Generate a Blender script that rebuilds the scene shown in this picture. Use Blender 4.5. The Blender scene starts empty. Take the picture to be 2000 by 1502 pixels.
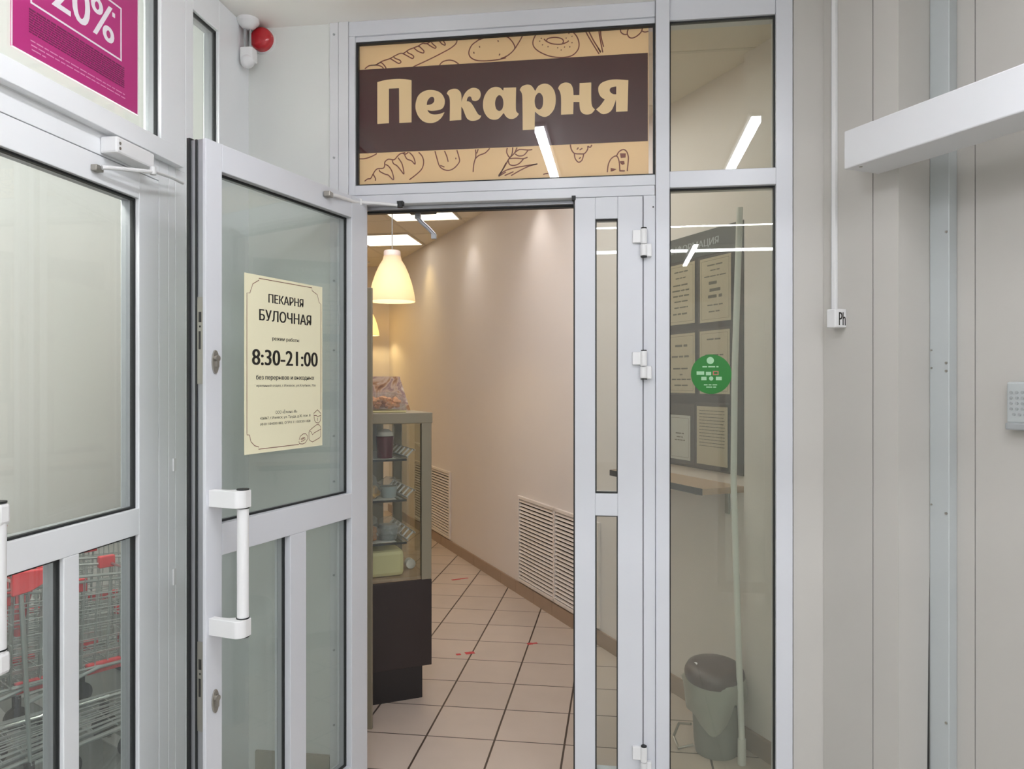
import bpy, bmesh, math, random
from mathutils import Matrix, Vector

sc = bpy.context.scene
COL = sc.collection
R = math.radians
random.seed(7)

# ------------------------------------------------------------------ camera, sky, exposure
cam_data = bpy.data.cameras.new('camera')
cam_data.sensor_fit = 'HORIZONTAL'
cam_data.sensor_width = 36.0
cam_data.lens = 36.0 * 1500.0 / 2000.0
cam_data.shift_y = -4.0 / 2000.0
cam_data.clip_start = 0.02
cam = bpy.data.objects.new('camera', cam_data)
COL.objects.link(cam)
cam.location = (0.0, 0.0, 1.5)
cam.rotation_euler = (R(90), 0, R(8.08))
sc.camera = cam

world = bpy.data.worlds.new('hall_daylight')
sc.world = world
world.use_nodes = True
bg = world.node_tree.nodes['Background']
bg.inputs['Color'].default_value = (0.93, 0.965, 1.0, 1)
bg.inputs['Strength'].default_value = 0.78

sc.view_settings.view_transform = 'Standard'
sc.view_settings.look = 'None'
sc.view_settings.gamma = 1.0
sc.view_settings.exposure = 0.0
sc.view_settings.use_curve_mapping = False
sc.cycles.max_bounces = 10
sc.cycles.diffuse_bounces = 5
sc.cycles.glossy_bounces = 4
sc.cycles.transparent_max_bounces = 48
sc.cycles.sample_clamp_indirect = 6.0
sc.cycles.caustics_reflective = False
sc.cycles.caustics_refractive = False

# ------------------------------------------------------------------ materials
def lin(h):
    h = h.lstrip('#')
    v = [int(h[i:i + 2], 16) / 255 for i in (0, 2, 4)]
    return tuple((x / 12.92 if x <= 0.04045 else ((x + 0.055) / 1.055) ** 2.4) for x in v) + (1,)

def mat(name, col, rough=0.5, metal=0.0, spec=0.5, noise=0.0, nscale=6.0, bump=0.0, coat=0.0, trans=0.0, emit=None):
    m = bpy.data.materials.new(name)
    m.use_nodes = True
    nt = m.node_tree
    b = nt.nodes['Principled BSDF']
    c = lin(col) if isinstance(col, str) else col
    b.inputs['Base Color'].default_value = c
    b.inputs['Roughness'].default_value = rough
    b.inputs['Metallic'].default_value = metal
    b.inputs['Specular IOR Level'].default_value = spec
    b.inputs['Coat Weight'].default_value = coat
    if trans:
        b.inputs['Transmission Weight'].default_value = trans
    if emit:
        b.inputs['Emission Color'].default_value = lin(emit[0])
        b.inputs['Emission Strength'].default_value = emit[1]
    if noise or bump:
        tc = nt.nodes.new('ShaderNodeTexCoord')
        nz = nt.nodes.new('ShaderNodeTexNoise')
        nz.inputs['Scale'].default_value = nscale
        nz.inputs['Detail'].default_value = 5
        nt.links.new(tc.outputs['Object'], nz.inputs['Vector'])
        if noise:
            mx = nt.nodes.new('ShaderNodeMix'); mx.data_type = 'RGBA'
            mx.inputs[6].default_value = tuple(min(1, x * (1 - noise)) for x in c[:3]) + (1,)
            mx.inputs[7].default_value = tuple(min(1, x * (1 + noise)) for x in c[:3]) + (1,)
            nt.links.new(nz.outputs['Fac'], mx.inputs[0])
            nt.links.new(mx.outputs[2], b.inputs['Base Color'])
        if bump:
            bp = nt.nodes.new('ShaderNodeBump')
            bp.inputs['Strength'].default_value = bump
            bp.inputs['Distance'].default_value = 0.004
            nt.links.new(nz.outputs['Fac'], bp.inputs['Height'])
            nt.links.new(bp.outputs['Normal'], b.inputs['Normal'])
    return m

def glass_mat(name, tint=(0.93, 0.965, 0.945, 1), rough=0.0, haze=0.0, haze_col=(0.8, 0.82, 0.8, 1)):
    """window glass: straight-through transmission with a Fresnel reflection on each face"""
    m = bpy.data.materials.new(name)
    m.use_nodes = True
    nt = m.node_tree
    nt.nodes.clear()
    out = nt.nodes.new('ShaderNodeOutputMaterial')
    mix = nt.nodes.new('ShaderNodeMixShader')
    tr = nt.nodes.new('ShaderNodeBsdfTransparent'); tr.inputs['Color'].default_value = tint
    gl = nt.nodes.new('ShaderNodeBsdfGlossy'); gl.inputs['Roughness'].default_value = rough
    fr = nt.nodes.new('ShaderNodeFresnel')
    geo = nt.nodes.new('ShaderNodeNewGeometry')
    mr = nt.nodes.new('ShaderNodeMapRange')
    mr.inputs['To Min'].default_value = 1.5
    mr.inputs['To Max'].default_value = 1 / 1.5
    nt.links.new(geo.outputs['Backfacing'], mr.inputs['Value'])
    nt.links.new(mr.outputs['Result'], fr.inputs['IOR'])
    nt.links.new(fr.outputs['Fac'], mix.inputs['Fac'])
    body = tr
    if haze:
        hz = nt.nodes.new('ShaderNodeMixShader'); hz.inputs['Fac'].default_value = haze
        df = nt.nodes.new('ShaderNodeBsdfDiffuse'); df.inputs['Color'].default_value = haze_col
        nt.links.new(tr.outputs[0], hz.inputs[1]); nt.links.new(df.outputs[0], hz.inputs[2])
        body = hz
    nt.links.new(body.outputs[0], mix.inputs[1])
    nt.links.new(gl.outputs[0], mix.inputs[2])
    nt.links.new(mix.outputs[0], out.inputs['Surface'])
    return m

def emit_mat(name, col, strength):
    m = bpy.data.materials.new(name)
    m.use_nodes = True
    nt = m.node_tree
    nt.nodes.clear()
    out = nt.nodes.new('ShaderNodeOutputMaterial')
    e = nt.nodes.new('ShaderNodeEmission')
    e.inputs['Color'].default_value = lin(col)
    e.inputs['Strength'].default_value = strength
    nt.links.new(e.outputs[0], out.inputs['Surface'])
    return m

def shade_mat(name, col):
    m = bpy.data.materials.new(name)
    m.use_nodes = True
    nt = m.node_tree
    nt.nodes.clear()
    out = nt.nodes.new('ShaderNodeOutputMaterial')
    mix = nt.nodes.new('ShaderNodeMixShader'); mix.inputs['Fac'].default_value = 0.6
    d = nt.nodes.new('ShaderNodeBsdfDiffuse'); d.inputs['Color'].default_value = lin(col)
    t = nt.nodes.new('ShaderNodeBsdfTranslucent'); t.inputs['Color'].default_value = lin(col)
    nt.links.new(d.outputs[0], mix.inputs[1]); nt.links.new(t.outputs[0], mix.inputs[2])
    nt.links.new(mix.outputs[0], out.inputs['Surface'])
    return m

def grid_mat(name, tile, grout, su, sv, u0, v0, w, rough=0.35, planks=False):
    """square tiles laid on the world's x and y axes"""
    m = bpy.data.materials.new(name)
    m.use_nodes = True
    nt = m.node_tree
    b = nt.nodes['Principled BSDF']
    b.inputs['Roughness'].default_value = rough
    geo = nt.nodes.new('ShaderNodeNewGeometry')
    sep = nt.nodes.new('ShaderNodeSeparateXYZ')
    nt.links.new(geo.outputs['Position'], sep.inputs[0])
    def mth(op, a, bval=None):
        n = nt.nodes.new('ShaderNodeMath'); n.operation = op
        if isinstance(a, (int, float)): n.inputs[0].default_value = a
        else: nt.links.new(a, n.inputs[0])
        if bval is not None:
            if isinstance(bval, (int, float)): n.inputs[1].default_value = bval
            else: nt.links.new(bval, n.inputs[1])
        return n.outputs[0]
    masks, cells = [], []
    for o, s, c0, ww in ((sep.outputs[0], su, u0, w), (sep.outputs[1], sv, v0, w * 0.8)):
        q = mth('DIVIDE', mth('SUBTRACT', o, c0), s)
        cells.append(mth('FLOOR', q))
        f = mth('FRACT', q)
        d = mth('MINIMUM', f, mth('SUBTRACT', 1.0, f))
        masks.append(mth('LESS_THAN', d, ww / s))
    mk = mth('MAXIMUM', masks[0], masks[1])
    comb = nt.nodes.new('ShaderNodeCombineXYZ')
    nt.links.new(cells[0], comb.inputs[0]); nt.links.new(cells[1], comb.inputs[1])
    wn = nt.nodes.new('ShaderNodeTexWhiteNoise'); wn.noise_dimensions = '2D'
    nt.links.new(comb.outputs[0], wn.inputs['Vector'])
    nz = nt.nodes.new('ShaderNodeTexNoise'); nz.inputs['Scale'].default_value = 7; nz.inputs['Detail'].default_value = 6
    nt.links.new(geo.outputs['Position'], nz.inputs['Vector'])
    fac = mth('ADD', mth('MULTIPLY', wn.outputs['Value'], 0.35), mth('MULTIPLY', nz.outputs['Fac'], 0.65))
    t = lin(tile)
    mx = nt.nodes.new('ShaderNodeMix'); mx.data_type = 'RGBA'
    mx.inputs[6].default_value = tuple(x * 0.88 for x in t[:3]) + (1,)
    mx.inputs[7].default_value = tuple(min(1, x * 1.1) for x in t[:3]) + (1,)
    nt.links.new(fac, mx.inputs[0])
    m2 = nt.nodes.new('ShaderNodeMix'); m2.data_type = 'RGBA'
    m2.inputs[7].default_value = lin(grout)
    nt.links.new(mk, m2.inputs[0]); nt.links.new(mx.outputs[2], m2.inputs[6])
    nt.links.new(m2.outputs[2], b.inputs['Base Color'])
    return m

def photo_mat(name):
    m = mat(name, '#b09880', 0.3)
    nt = m.node_tree
    tc = nt.nodes.new('ShaderNodeTexCoord'); nz = nt.nodes.new('ShaderNodeTexNoise'); cr = nt.nodes.new('ShaderNodeValToRGB')
    nz.inputs['Scale'].default_value = 11; nz.inputs['Detail'].default_value = 3; nz.inputs['Distortion'].default_value = 1.2
    e = cr.color_ramp.elements
    e[0].position = 0.30; e[0].color = lin('#6e4f48'); e[1].position = 0.72; e[1].color = lin('#efe3d2')
    for p, c in ((0.42, '#b98f6c'), (0.50, '#d9c3ae'), (0.58, '#a98a86')):
        q = e.new(p); q.color = lin(c)
    nt.links.new(tc.outputs['Object'], nz.inputs['Vector']); nt.links.new(nz.outputs['Fac'], cr.inputs['Fac'])
    nt.links.new(cr.outputs['Color'], nt.nodes['Principled BSDF'].inputs['Base Color'])
    return m

M = dict(
    frame=mat('white_coated_aluminium', '#d2d4d9', 0.28, spec=0.5, noise=0.015, nscale=3),
    frame_lightened=mat('white_coated_aluminium_lightened', '#eceef0', 0.28, noise=0.015, nscale=3),  # same frame coating, lightened to stand in for light on the left wall
    frame2=mat('white_trim', '#d6d7d9', 0.4),
    panel=mat('white_sandwich_panel', '#dadcd8', 0.45, noise=0.02, nscale=2),
    rightw=mat('offwhite_painted_wall', '#bbb8b2', 0.55, noise=0.035, nscale=2.2),
    rightw2=mat('offwhite_painted_pillar', '#bfbcb6', 0.55, noise=0.035, nscale=2.6),
    greyprof=mat('pale_grey_profile', '#b4b9b9', 0.4, noise=0.02),
    ceil=mat('white_ceiling', '#eeebe6', 0.6),
    ceil_tile=mat('ceiling_tile', '#e4dccb', 0.8, noise=0.03, nscale=40),
    grid=mat('ceiling_grid', '#d8cfbd', 0.5),
    rubber=mat('black_gasket', '#17191a', 0.55),
    alu=mat('bare_aluminium', '#a9aaae', 0.35, metal=0.6),
    steel=mat('brushed_steel', '#a8a49c', 0.35, metal=0.85),
    chrome=mat('chrome_wire', '#b9bfbc', 0.28, metal=0.9),
    slot=mat('dark_slot', '#2a2926', 0.5),
    cream=mat('cream_plaster', '#e0d9d4', 0.6, noise=0.02, nscale=3, bump=0.03),
    baseb=mat('brown_skirting_tile', '#a08a77', 0.4, noise=0.06, nscale=14),
    basefront=mat('greybrown_skirting', '#97907f', 0.5),
    grille=mat('white_grille', '#e2dad4', 0.4),
    dark=mat('dark_void', '#241f1c', 0.9),
    choc=mat('chocolate_print', '#3f0c0a', 0.4, noise=0.05, nscale=5),
    tan=mat('tan_print', '#f6cf98', 0.45, noise=0.03, nscale=4),
    tanletter=mat('tan_letter_print', '#f8d8a2', 0.45),
    line=mat('brown_line_print', '#7d3a26', 0.5),
    signcream=mat('cream_sign_plastic', '#f0ebcb', 0.4),
    ink=mat('black_ink', '#1d1b16', 0.5),
    inksoft=mat('faded_ink', '#6b6350', 0.6),
    maroon=mat('maroon_ink', '#7a4a3c', 0.5),
    magenta=mat('magenta_poster', '#b32a78', 0.35),
    pwhite=mat('white_print', '#ece6ec', 0.4),
    pink=mat('pink_print', '#d98ab5', 0.4),
    purple=mat('purple_print', '#6d2450', 0.4),
    red=mat('red_dome', '#b31422', 0.2, coat=0.5),
    plastic=mat('white_plastic', '#e6e6e6', 0.35),
    plastic_grey=mat('grey_plastic', '#9fa2a3', 0.4),
    green=mat('green_sticker', '#156f1f', 0.4),
    stick=mat('pale_sticker_print', '#9fc7a0', 0.4),
    taupe=mat('taupe_metal', '#8d8572', 0.4, metal=0.15),
    wenge=mat('wenge_laminate', '#2d2321', 0.45, noise=0.12, nscale=8),
    wenge2=mat('wenge_kick', '#211c1b', 0.5),
    board=mat('dark_brown_board', '#41342e', 0.5, noise=0.06),
    boardhead=mat('dark_grey_header', '#4a4843', 0.4),
    paper=mat('cream_paper', '#dccdb2', 0.7),
    paperw=mat('white_paper', '#e2e0da', 0.7),
    clearpocket=glass_mat('clear_pocket', (0.96, 0.96, 0.95, 1)),
    shelf=mat('tan_laminate', '#b3977b', 0.45, noise=0.05, nscale=12),
    shelfedge=mat('dark_edge_band', '#1f1d1d', 0.4),
    redbrown=mat('red_brown_edge', '#5c2f26', 0.4),
    bingrey=mat('grey_bin_plastic', '#7f8078', 0.5),
    binlid=mat('brown_bin_lid', '#4d3a37', 0.4),
    bag=mat('grey_bin_bag', '#9a9a90', 0.35, noise=0.1, nscale=9, bump=0.5),
    pipe=mat('white_pipe', '#d9dad5', 0.4),
    glass=glass_mat('window_glass'),
    glasssign=glass_mat('transom_glass', (0.985, 0.985, 0.98, 1)),
    glassdoor=glass_mat('door_glass', (0.925, 0.95, 0.93, 1), haze=0.10, haze_col=(0.55, 0.6, 0.56, 1)),
    glassleft=glass_mat('entrance_glass', (0.92, 0.95, 0.93, 1), haze=0.06),
    glassside=glass_mat('side_glass', (0.9, 0.92, 0.87, 1), haze=0.06, haze_col=(0.55, 0.56, 0.5, 1)),
    caseglass=glass_mat('showcase_glass', (0.93, 0.95, 0.93, 1)),
    clear=glass_mat('clear_plastic', (0.95, 0.95, 0.95, 1), rough=0.12, haze=0.12),
    floor=grid_mat('beige_floor_tile', '#c2b3a6', '#43352c', 0.293, 0.302, -0.818, 3.178, 0.0042),
    floor_hall=grid_mat('pale_hall_tile', '#bdb8b0', '#8f8a84', 0.4, 0.4, 0.0, 0.1, 0.004),
    floor_out=mat('dark_outer_floor', '#6a6e6a', 0.5, noise=0.08, nscale=3),
    kerb=mat('pale_rail', '#9da09b', 0.45),
    outwall=mat('white_outer_wall', '#e8e7e3', 0.6, noise=0.01),
    lamp_fluo=emit_mat('ceiling_panel_light', '#fbf8f8', 9.0),
    lamp_fluo_back=emit_mat('ceiling_panel_light_back', '#fff3df', 2.6),
    lamp_batten=emit_mat('batten_light', '#f6f8ff', 62.0),
    lamp_bay_fill=emit_mat('bay_fill_panel', '#fbfaf8', 12.0),
    lamp_header_fill=emit_mat('header_fill_batten', '#fdfbf6', 88.0),
    lamp_line=emit_mat('hall_line_light', '#f6f8ff', 40.0),
    shade=shade_mat('milky_shade', '#fbf3e4'),
    shadetop=mat('shade_neck', '#efe0d8', 0.4),
    down_warm=emit_mat('downlight_warm', '#ffd083', 4.0),
    cartred=mat('red_cart_plastic', '#c83a40', 0.35),
    tapered=mat('red_tape', '#c2454a', 0.6),
    berry=mat('berry_jelly', '#5b1f2f', 0.25, noise=0.2, nscale=30),
    creamdes=mat('cream_dessert', '#e9ddd0', 0.5),
    pastry=mat('golden_pastry', '#c98a4c', 0.55, noise=0.3, nscale=40, bump=0.5),
    napkin=mat('pale_yellow_wrap', '#d9cf9c', 0.5, noise=0.06, nscale=12, bump=0.4),
    bluew=mat('pale_blue_cup', '#aab2b2', 0.4),
    spot=mat('speckled_wrap', '#8f9290', 0.35, noise=0.5, nscale=45),
    goldw=mat('gold_wrap', '#caa05c', 0.3, noise=0.3, nscale=30, metal=0.3),
    photo=photo_mat('printed_bread_photo'),
)

# ------------------------------------------------------------------ mesh builder
class MB:
    def __init__(self):
        self.bm = bmesh.new()
    def box(self, x0, x1, y0, y1, z0, z1, X=None):
        c = Vector(((x0 + x1) / 2, (y0 + y1) / 2, (z0 + z1) / 2))
        mtx = Matrix.Translation(c) @ Matrix.Diagonal((abs(x1 - x0), abs(y1 - y0), abs(z1 - z0), 1))
        if X is not None: mtx = X @ mtx
        bmesh.ops.create_cube(self.bm, size=1, matrix=mtx)
        return self
    def ring(self, x0, x1, z0, z1, w, y0, y1):
        """rectangular frame in the x-z plane, bar width w (inward)"""
        self.box(x0, x0 + w, y0, y1, z0, z1); self.box(x1 - w, x1, y0, y1, z0, z1)
        self.box(x0 + w, x1 - w, y0, y1, z0, z0 + w); self.box(x0 + w, x1 - w, y0, y1, z1 - w, z1)
        return self
    def cyl(self, p0, p1, r, n=16, r2=None, cap=True):
        p0, p1 = Vector(p0), Vector(p1)
        d = p1 - p0
        q = Vector((0, 0, 1)).rotation_difference(d.normalized())
        mtx = Matrix.Translation((p0 + p1) / 2) @ q.to_matrix().to_4x4()
        bmesh.ops.create_cone(self.bm, cap_ends=cap, segments=n, radius1=r, radius2=r if r2 is None else r2, depth=d.length, matrix=mtx)
        return self
    def sphere(self, c, r, s=(1, 1, 1), n=16):
        mtx = Matrix.Translation(c) @ Matrix.Diagonal((s[0], s[1], s[2], 1))
        bmesh.ops.create_uvsphere(self.bm, u_segments=n, v_segments=max(6, n // 2), radius=r, matrix=mtx)
        return self
    def tube(self, pts, r, n=8, closed=False):
        pts = [Vector(p) for p in pts]
        rings = []
        N = len(pts)
        prev = None
        for i, p in enumerate(pts):
            a = pts[(i - 1) % N] if (closed or i > 0) else p
            b = pts[(i + 1) % N] if (closed or i < N - 1) else p
            t = (b - a).normalized()
            if prev is None:
                u = t.orthogonal().normalized()
            else:
                u = prev - t * prev.dot(t)
                u = u.normalized() if u.length > 1e-6 else t.orthogonal().normalized()
            prev = u
            v = t.cross(u)
            rings.append([self.bm.verts.new(p + (u * math.cos(2 * math.pi * k / n) + v * math.sin(2 * math.pi * k / n)) * r) for k in range(n)])
        M_ = N if closed else N - 1
        for i in range(M_):
            A, B = rings[i], rings[(i + 1) % N]
            for k in range(n):
                self.bm.faces.new((A[k], A[(k + 1) % n], B[(k + 1) % n], B[k]))
        if not closed:
            self.bm.faces.new(rings[0][::-1]); self.bm.faces.new(rings[-1])
        return self
    def lathe(self, prof, c=(0, 0, 0), n=32, X=None):
        rings = []
        for r, z in prof:
            rr = max(r, 1e-5)
            ring = []
            for k in range(n):
                p = Vector((rr * math.cos(2 * math.pi * k / n) + c[0], rr * math.sin(2 * math.pi * k / n) + c[1], z + c[2]))
                if X is not None: p = X @ p
                ring.append(self.bm.verts.new(p))
            rings.append(ring)
        for A, B in zip(rings, rings[1:]):
            for k in range(n):
                self.bm.faces.new((A[k], A[(k + 1) % n], B[(k + 1) % n], B[k]))
        return self
    def prism(self, poly, fn, h0, h1):
        """poly: list of 2D points; fn(a, b, h) -> 3D point"""
        A = [self.bm.verts.new(fn(a, b, h0)) for a, b in poly]
        B = [self.bm.verts.new(fn(a, b, h1)) for a, b in poly]
        self.bm.faces.new(A[::-1]); self.bm.faces.new(B)
        n = len(poly)
        for k in range(n):
            self.bm.faces.new((A[k], A[(k + 1) % n], B[(k + 1) % n], B[k]))
        return self
    def mesh(self, me, X=None):
        if X is not None:
            me = me.copy(); me.transform(X)
        self.bm.from_mesh(me)
        return self
    def strip(self, pts, w, y, t=0.0006):
        """thin printed line through 2D points (x, z) lying at depth y (viewer at -y)"""
        pts = [Vector(p) for p in pts]
        L, Rr = [], []
        for i, p in enumerate(pts):
            a = pts[max(0, i - 1)]; b = pts[min(len(pts) - 1, i + 1)]
            d = b - a
            if d.length < 1e-9: d = Vector((1, 0))
            d.normalize()
            nn = Vector((-d.y, d.x)) * w / 2
            L.append(p + nn); Rr.append(p - nn)
        for i in range(len(pts) - 1):
            q = [L[i], L[i + 1], Rr[i + 1], Rr[i]]
            f = [self.bm.verts.new((v.x, y, v.y)) for v in q]
            self.bm.faces.new(f)
        return self
    def build(self, name, material, parent=None, smooth=False, bevel=0.0, base=None):
        if base is None and parent is not None:
            base = parent.get('_b')
            base = Vector(base) if base is not None else None
        if base is not None:
            bmesh.ops.translate(self.bm, verts=self.bm.verts, vec=-Vector(base))
        bmesh.ops.recalc_face_normals(self.bm, faces=self.bm.faces)
        me = bpy.data.meshes.new(name)
        self.bm.to_mesh(me); self.bm.free()
        me.materials.append(material)
        if smooth:
            for p in me.polygons: p.use_smooth = True
        o = bpy.data.objects.new(name, me)
        COL.objects.link(o)
        if parent is not None:
            o.parent = parent
            if parent.get('_b') is not None: o['_b'] = parent['_b']
        if smooth:
            try: me.set_sharp_from_angle(angle=R(40))
            except Exception: pass
        if bevel:
            b = o.modifiers.new('edge', 'BEVEL'); b.width = bevel; b.segments = 2; b.limit_method = 'ANGLE'; b.angle_limit = R(50)
        return o

def props(o, label=None, cat=None, group=None, kind=None):
    if label: o['label'] = label
    if cat: o['category'] = cat
    if group: o['group'] = group
    if kind: o['kind'] = kind
    return o

FR_WORLD = Matrix.Identity(4)
FR_LEFT = Matrix.Translation((-1.40, 0, 0)) @ Matrix.Rotation(R(90), 4, 'Z')          # x = along the left wall, y = behind it
FR_LEAF = Matrix.Translation((-0.932, 2.75, 0)) @ Matrix.Rotation(R(76.2), 4, 'Z')     # x <= 0 from the hinge to the free edge
FR_WALL = Matrix.Translation((-1.818, 7.242, 0)) @ Matrix.Rotation(math.atan2(-0.85712, 0.51511), 4, 'Z')  # x along the slanting wall, y into it

def thing(name, frame, base, label, cat, group=None, kind=None):
    o = bpy.data.objects.new(name, None)
    o.empty_display_size = 0.1
    COL.objects.link(o)
    o.matrix_world = frame @ Matrix.Translation(base)
    o['_b'] = tuple(base)
    return props(o, label, cat, group, kind)

def single(mb, name, material, frame, base, label, cat, group=None, kind=None, smooth=False, bevel=0.0):
    o = mb.build(name, material, None, smooth, bevel, base=base)
    o.matrix_world = frame @ Matrix.Translation(base)
    return props(o, label, cat, group, kind)

def text_mesh(s, bold=0.0):
    c = bpy.data.curves.new('lettering', 'FONT')
    c.body = s
    c.size = 1.0
    c.offset = bold
    c.resolution_u = 4
    o = bpy.data.objects.new('lettering', c)
    COL.objects.link(o)
    bpy.context.view_layer.update()
    dg = bpy.context.evaluated_depsgraph_get()
    me = bpy.data.meshes.new_from_object(o.evaluated_get(dg))
    bpy.data.objects.remove(o)
    bpy.data.curves.remove(c)
    return me

def put_text(mb, s, x0, x1, z0, z1, y, bold=0.0):
    """lettering fitted to a box in the frame's x-z plane, facing -y"""
    me = text_mesh(s)
    if bold:
        x0, x1 = x0 + bold * (z1 - z0) / 2, x1 - bold * (z1 - z0) / 2
    xs = [v.co.x for v in me.vertices]; ys = [v.co.y for v in me.vertices]
    ax, bx, ay, by = min(xs), max(xs), min(ys), max(ys)
    for v in me.vertices:
        v.co = Vector((x0 + (v.co.x - ax) / (bx - ax) * (x1 - x0), y, z0 + (v.co.y - ay) / (by - ay) * (z1 - z0)))
    mb.bm.from_mesh(me)
    if bold:                                   # heavier strokes: the same outline nudged sideways
        sh = bold * (z1 - z0)
        for k, q in ((1, -0.5), (2, 0.5)):
            m2 = me.copy()
            for v in m2.vertices: v.co.x += q * sh; v.co.y -= 0.00002 * k
            mb.bm.from_mesh(m2); bpy.data.meshes.remove(m2)
    bpy.data.meshes.remove(me)
    return mb

def scribble(mb, x0, x1, z, h, y, seed, fill=0.85):
    """a line of small print too fine to read: word-long dashes"""
    rnd = random.Random(seed)
    x = x0
    while x < x1 - h:
        w = min(rnd.uniform(2.0, 7.0) * h, x1 - x)
        mb.box(x, x + w, y - 0.0002, y + 0.0002, z, z + h * fill)
        x += w + h * 0.8
    return mb

def smooth_poly(pts, n=6, closed=True):
    """Catmull-Rom through points; points flagged with a third item are corners"""
    out = []
    N = len(pts)
    P = [Vector((p[0], p[1])) for p in pts]
    C = [len(p) > 2 for p in pts]
    rng = range(N if closed else N - 1)
    for i in rng:
        p1, p2 = P[i], P[(i + 1) % N]
        p0 = P[(i - 1) % N] if (closed or i > 0) else p1
        p3 = P[(i + 2) % N] if (closed or i + 2 < N) else p2
        if C[i] and C[(i + 1) % N]:
            out.append(p1); continue
        m1 = (p2 - p0) * 0.5 if not C[i] else (p2 - p1) * 0.6
        m2 = (p3 - p1) * 0.5 if not C[(i + 1) % N] else (p2 - p1) * 0.6
        L = (p2 - p1).length
        for mm in (m1, m2):
            if mm.length > 1.2 * L: mm *= 1.2 * L / mm.length
        for k in range(n):
            t = k / n
            out.append(p1 * (2 * t**3 - 3 * t**2 + 1) + m1 * (t**3 - 2 * t**2 + t) + p2 * (-2 * t**3 + 3 * t**2) + m2 * (t**3 - t**2))
    if not closed: out.append(P[-1])
    return out

def fill_mesh(loops, y, depth=0.001):
    """flat printed shape with holes: filled 2D curve in the x-z plane at depth y"""
    c = bpy.data.curves.new('shape', 'CURVE')
    c.dimensions = '2D'; c.fill_mode = 'BOTH'
    for lp in loops:
        s = c.splines.new('POLY'); s.points.add(len(lp) - 1); s.use_cyclic_u = True
        for q, v in zip(s.points, lp): q.co = (v[0], v[1], 0, 1)
    o = bpy.data.objects.new('shape', c); COL.objects.link(o)
    bpy.context.view_layer.update()
    dg = bpy.context.evaluated_depsgraph_get()
    me = bpy.data.meshes.new_from_object(o.evaluated_get(dg))
    bpy.data.objects.remove(o); bpy.data.curves.remove(c)
    for v in me.vertices: v.co = Vector((v.co.x, y, v.co.y))
    return me
LETTERS= [[[(-904,2625,1),(-873,2631),(-831,2633),(-795,2630),(-772,2625,1),(-772,2468,1),(-819,2468,1),(-820,2598,1),(-859,2598,1),(-859,2469,1),(-904,2468,1)]],[[(-646,2500,1),(-658,2480),(-677,2466),(-701,2462),(-726,2469),(-745,2488),(-756,2515),(-756,2539),(-748,2563),(-732,2578),(-707,2585),(-679,2581),(-658,2569),(-646,2547),(-647,2526),(-656,2513),(-674,2508),(-696,2507),(-711,2511,1),(-707,2503),(-697,2496),(-684,2493),(-667,2494)],[(-714,2530,1),(-711,2545),(-701,2557),(-690,2558),(-685,2549),(-688,2538),(-699,2531)]],[[(-638,2568,1),(-632,2578),(-617,2584),(-600,2583),(-588,2573),(-583,2560),(-582,2534,1),(-577,2552),(-564,2572),(-546,2583),(-530,2583),(-516,2575),(-510,2559),(-515,2543),(-527,2535),(-540,2537),(-544,2543),(-547,2551),(-554,2553),(-560,2547),(-563,2536,1),(-551,2533),(-540,2520),(-528,2499),(-519,2485),(-508,2480,1),(-515,2469),(-531,2463),(-549,2464),(-562,2473),(-570,2490),(-577,2508),(-583,2517,1),(-583,2468,1),(-627,2467,1),(-626,2535),(-629,2556)]],[[(-427,2567,1),(-439,2579),(-458,2583),(-479,2575),(-496,2552),(-502,2523),(-498,2495),(-483,2472),(-464,2463),(-444,2466),(-425,2486,1),(-417,2473),(-405,2464),(-389,2463),(-376,2470),(-369,2480,1),(-378,2489),(-380,2504),(-380,2532),(-379,2577,1),(-425,2578,1)],[(-441,2552),(-452,2543),(-457,2524),(-453,2503),(-441,2494),(-430,2502),(-426,2522),(-430,2542)]],[[(-366,2567,1),(-358,2579),(-340,2585),(-323,2580),(-309,2560,1),(-297,2578),(-276,2585),(-255,2578),(-239,2556),(-234,2525),(-239,2494),(-255,2472),(-273,2464),(-292,2470),(-310,2485,1),(-311,2420,1),(-355,2420,1),(-356,2531),(-358,2553)],[(-295,2553),(-307,2542),(-311,2523),(-307,2502),(-295,2492),(-284,2500),(-280,2521),(-283,2542)]],[[(-226,2566,1),(-217,2579),(-199,2585),(-181,2579),(-172,2562),(-170,2538,1),(-149,2537,1),(-148,2580,1),(-106,2580,1),(-106,2518),(-103,2495),(-93,2482,1),(-104,2469),(-119,2465),(-135,2469),(-146,2483),(-149,2512,1),(-170,2513,1),(-171,2469,1),(-215,2469,1),(-215,2530),(-218,2549)]],[[(26,2581,1),(23,2470,1),(-18,2470,1),(-18,2514,1),(-24,2496),(-34,2476),(-49,2466),(-68,2465),(-89,2482,1),(-74,2495),(-58,2516,1),(-72,2527),(-80,2544),(-80,2563),(-68,2577),(-43,2585),(-16,2586)],[(-17,2561,1),(-17,2533,1),(-28,2534),(-38,2542),(-40,2551),(-34,2558)]]]
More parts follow.
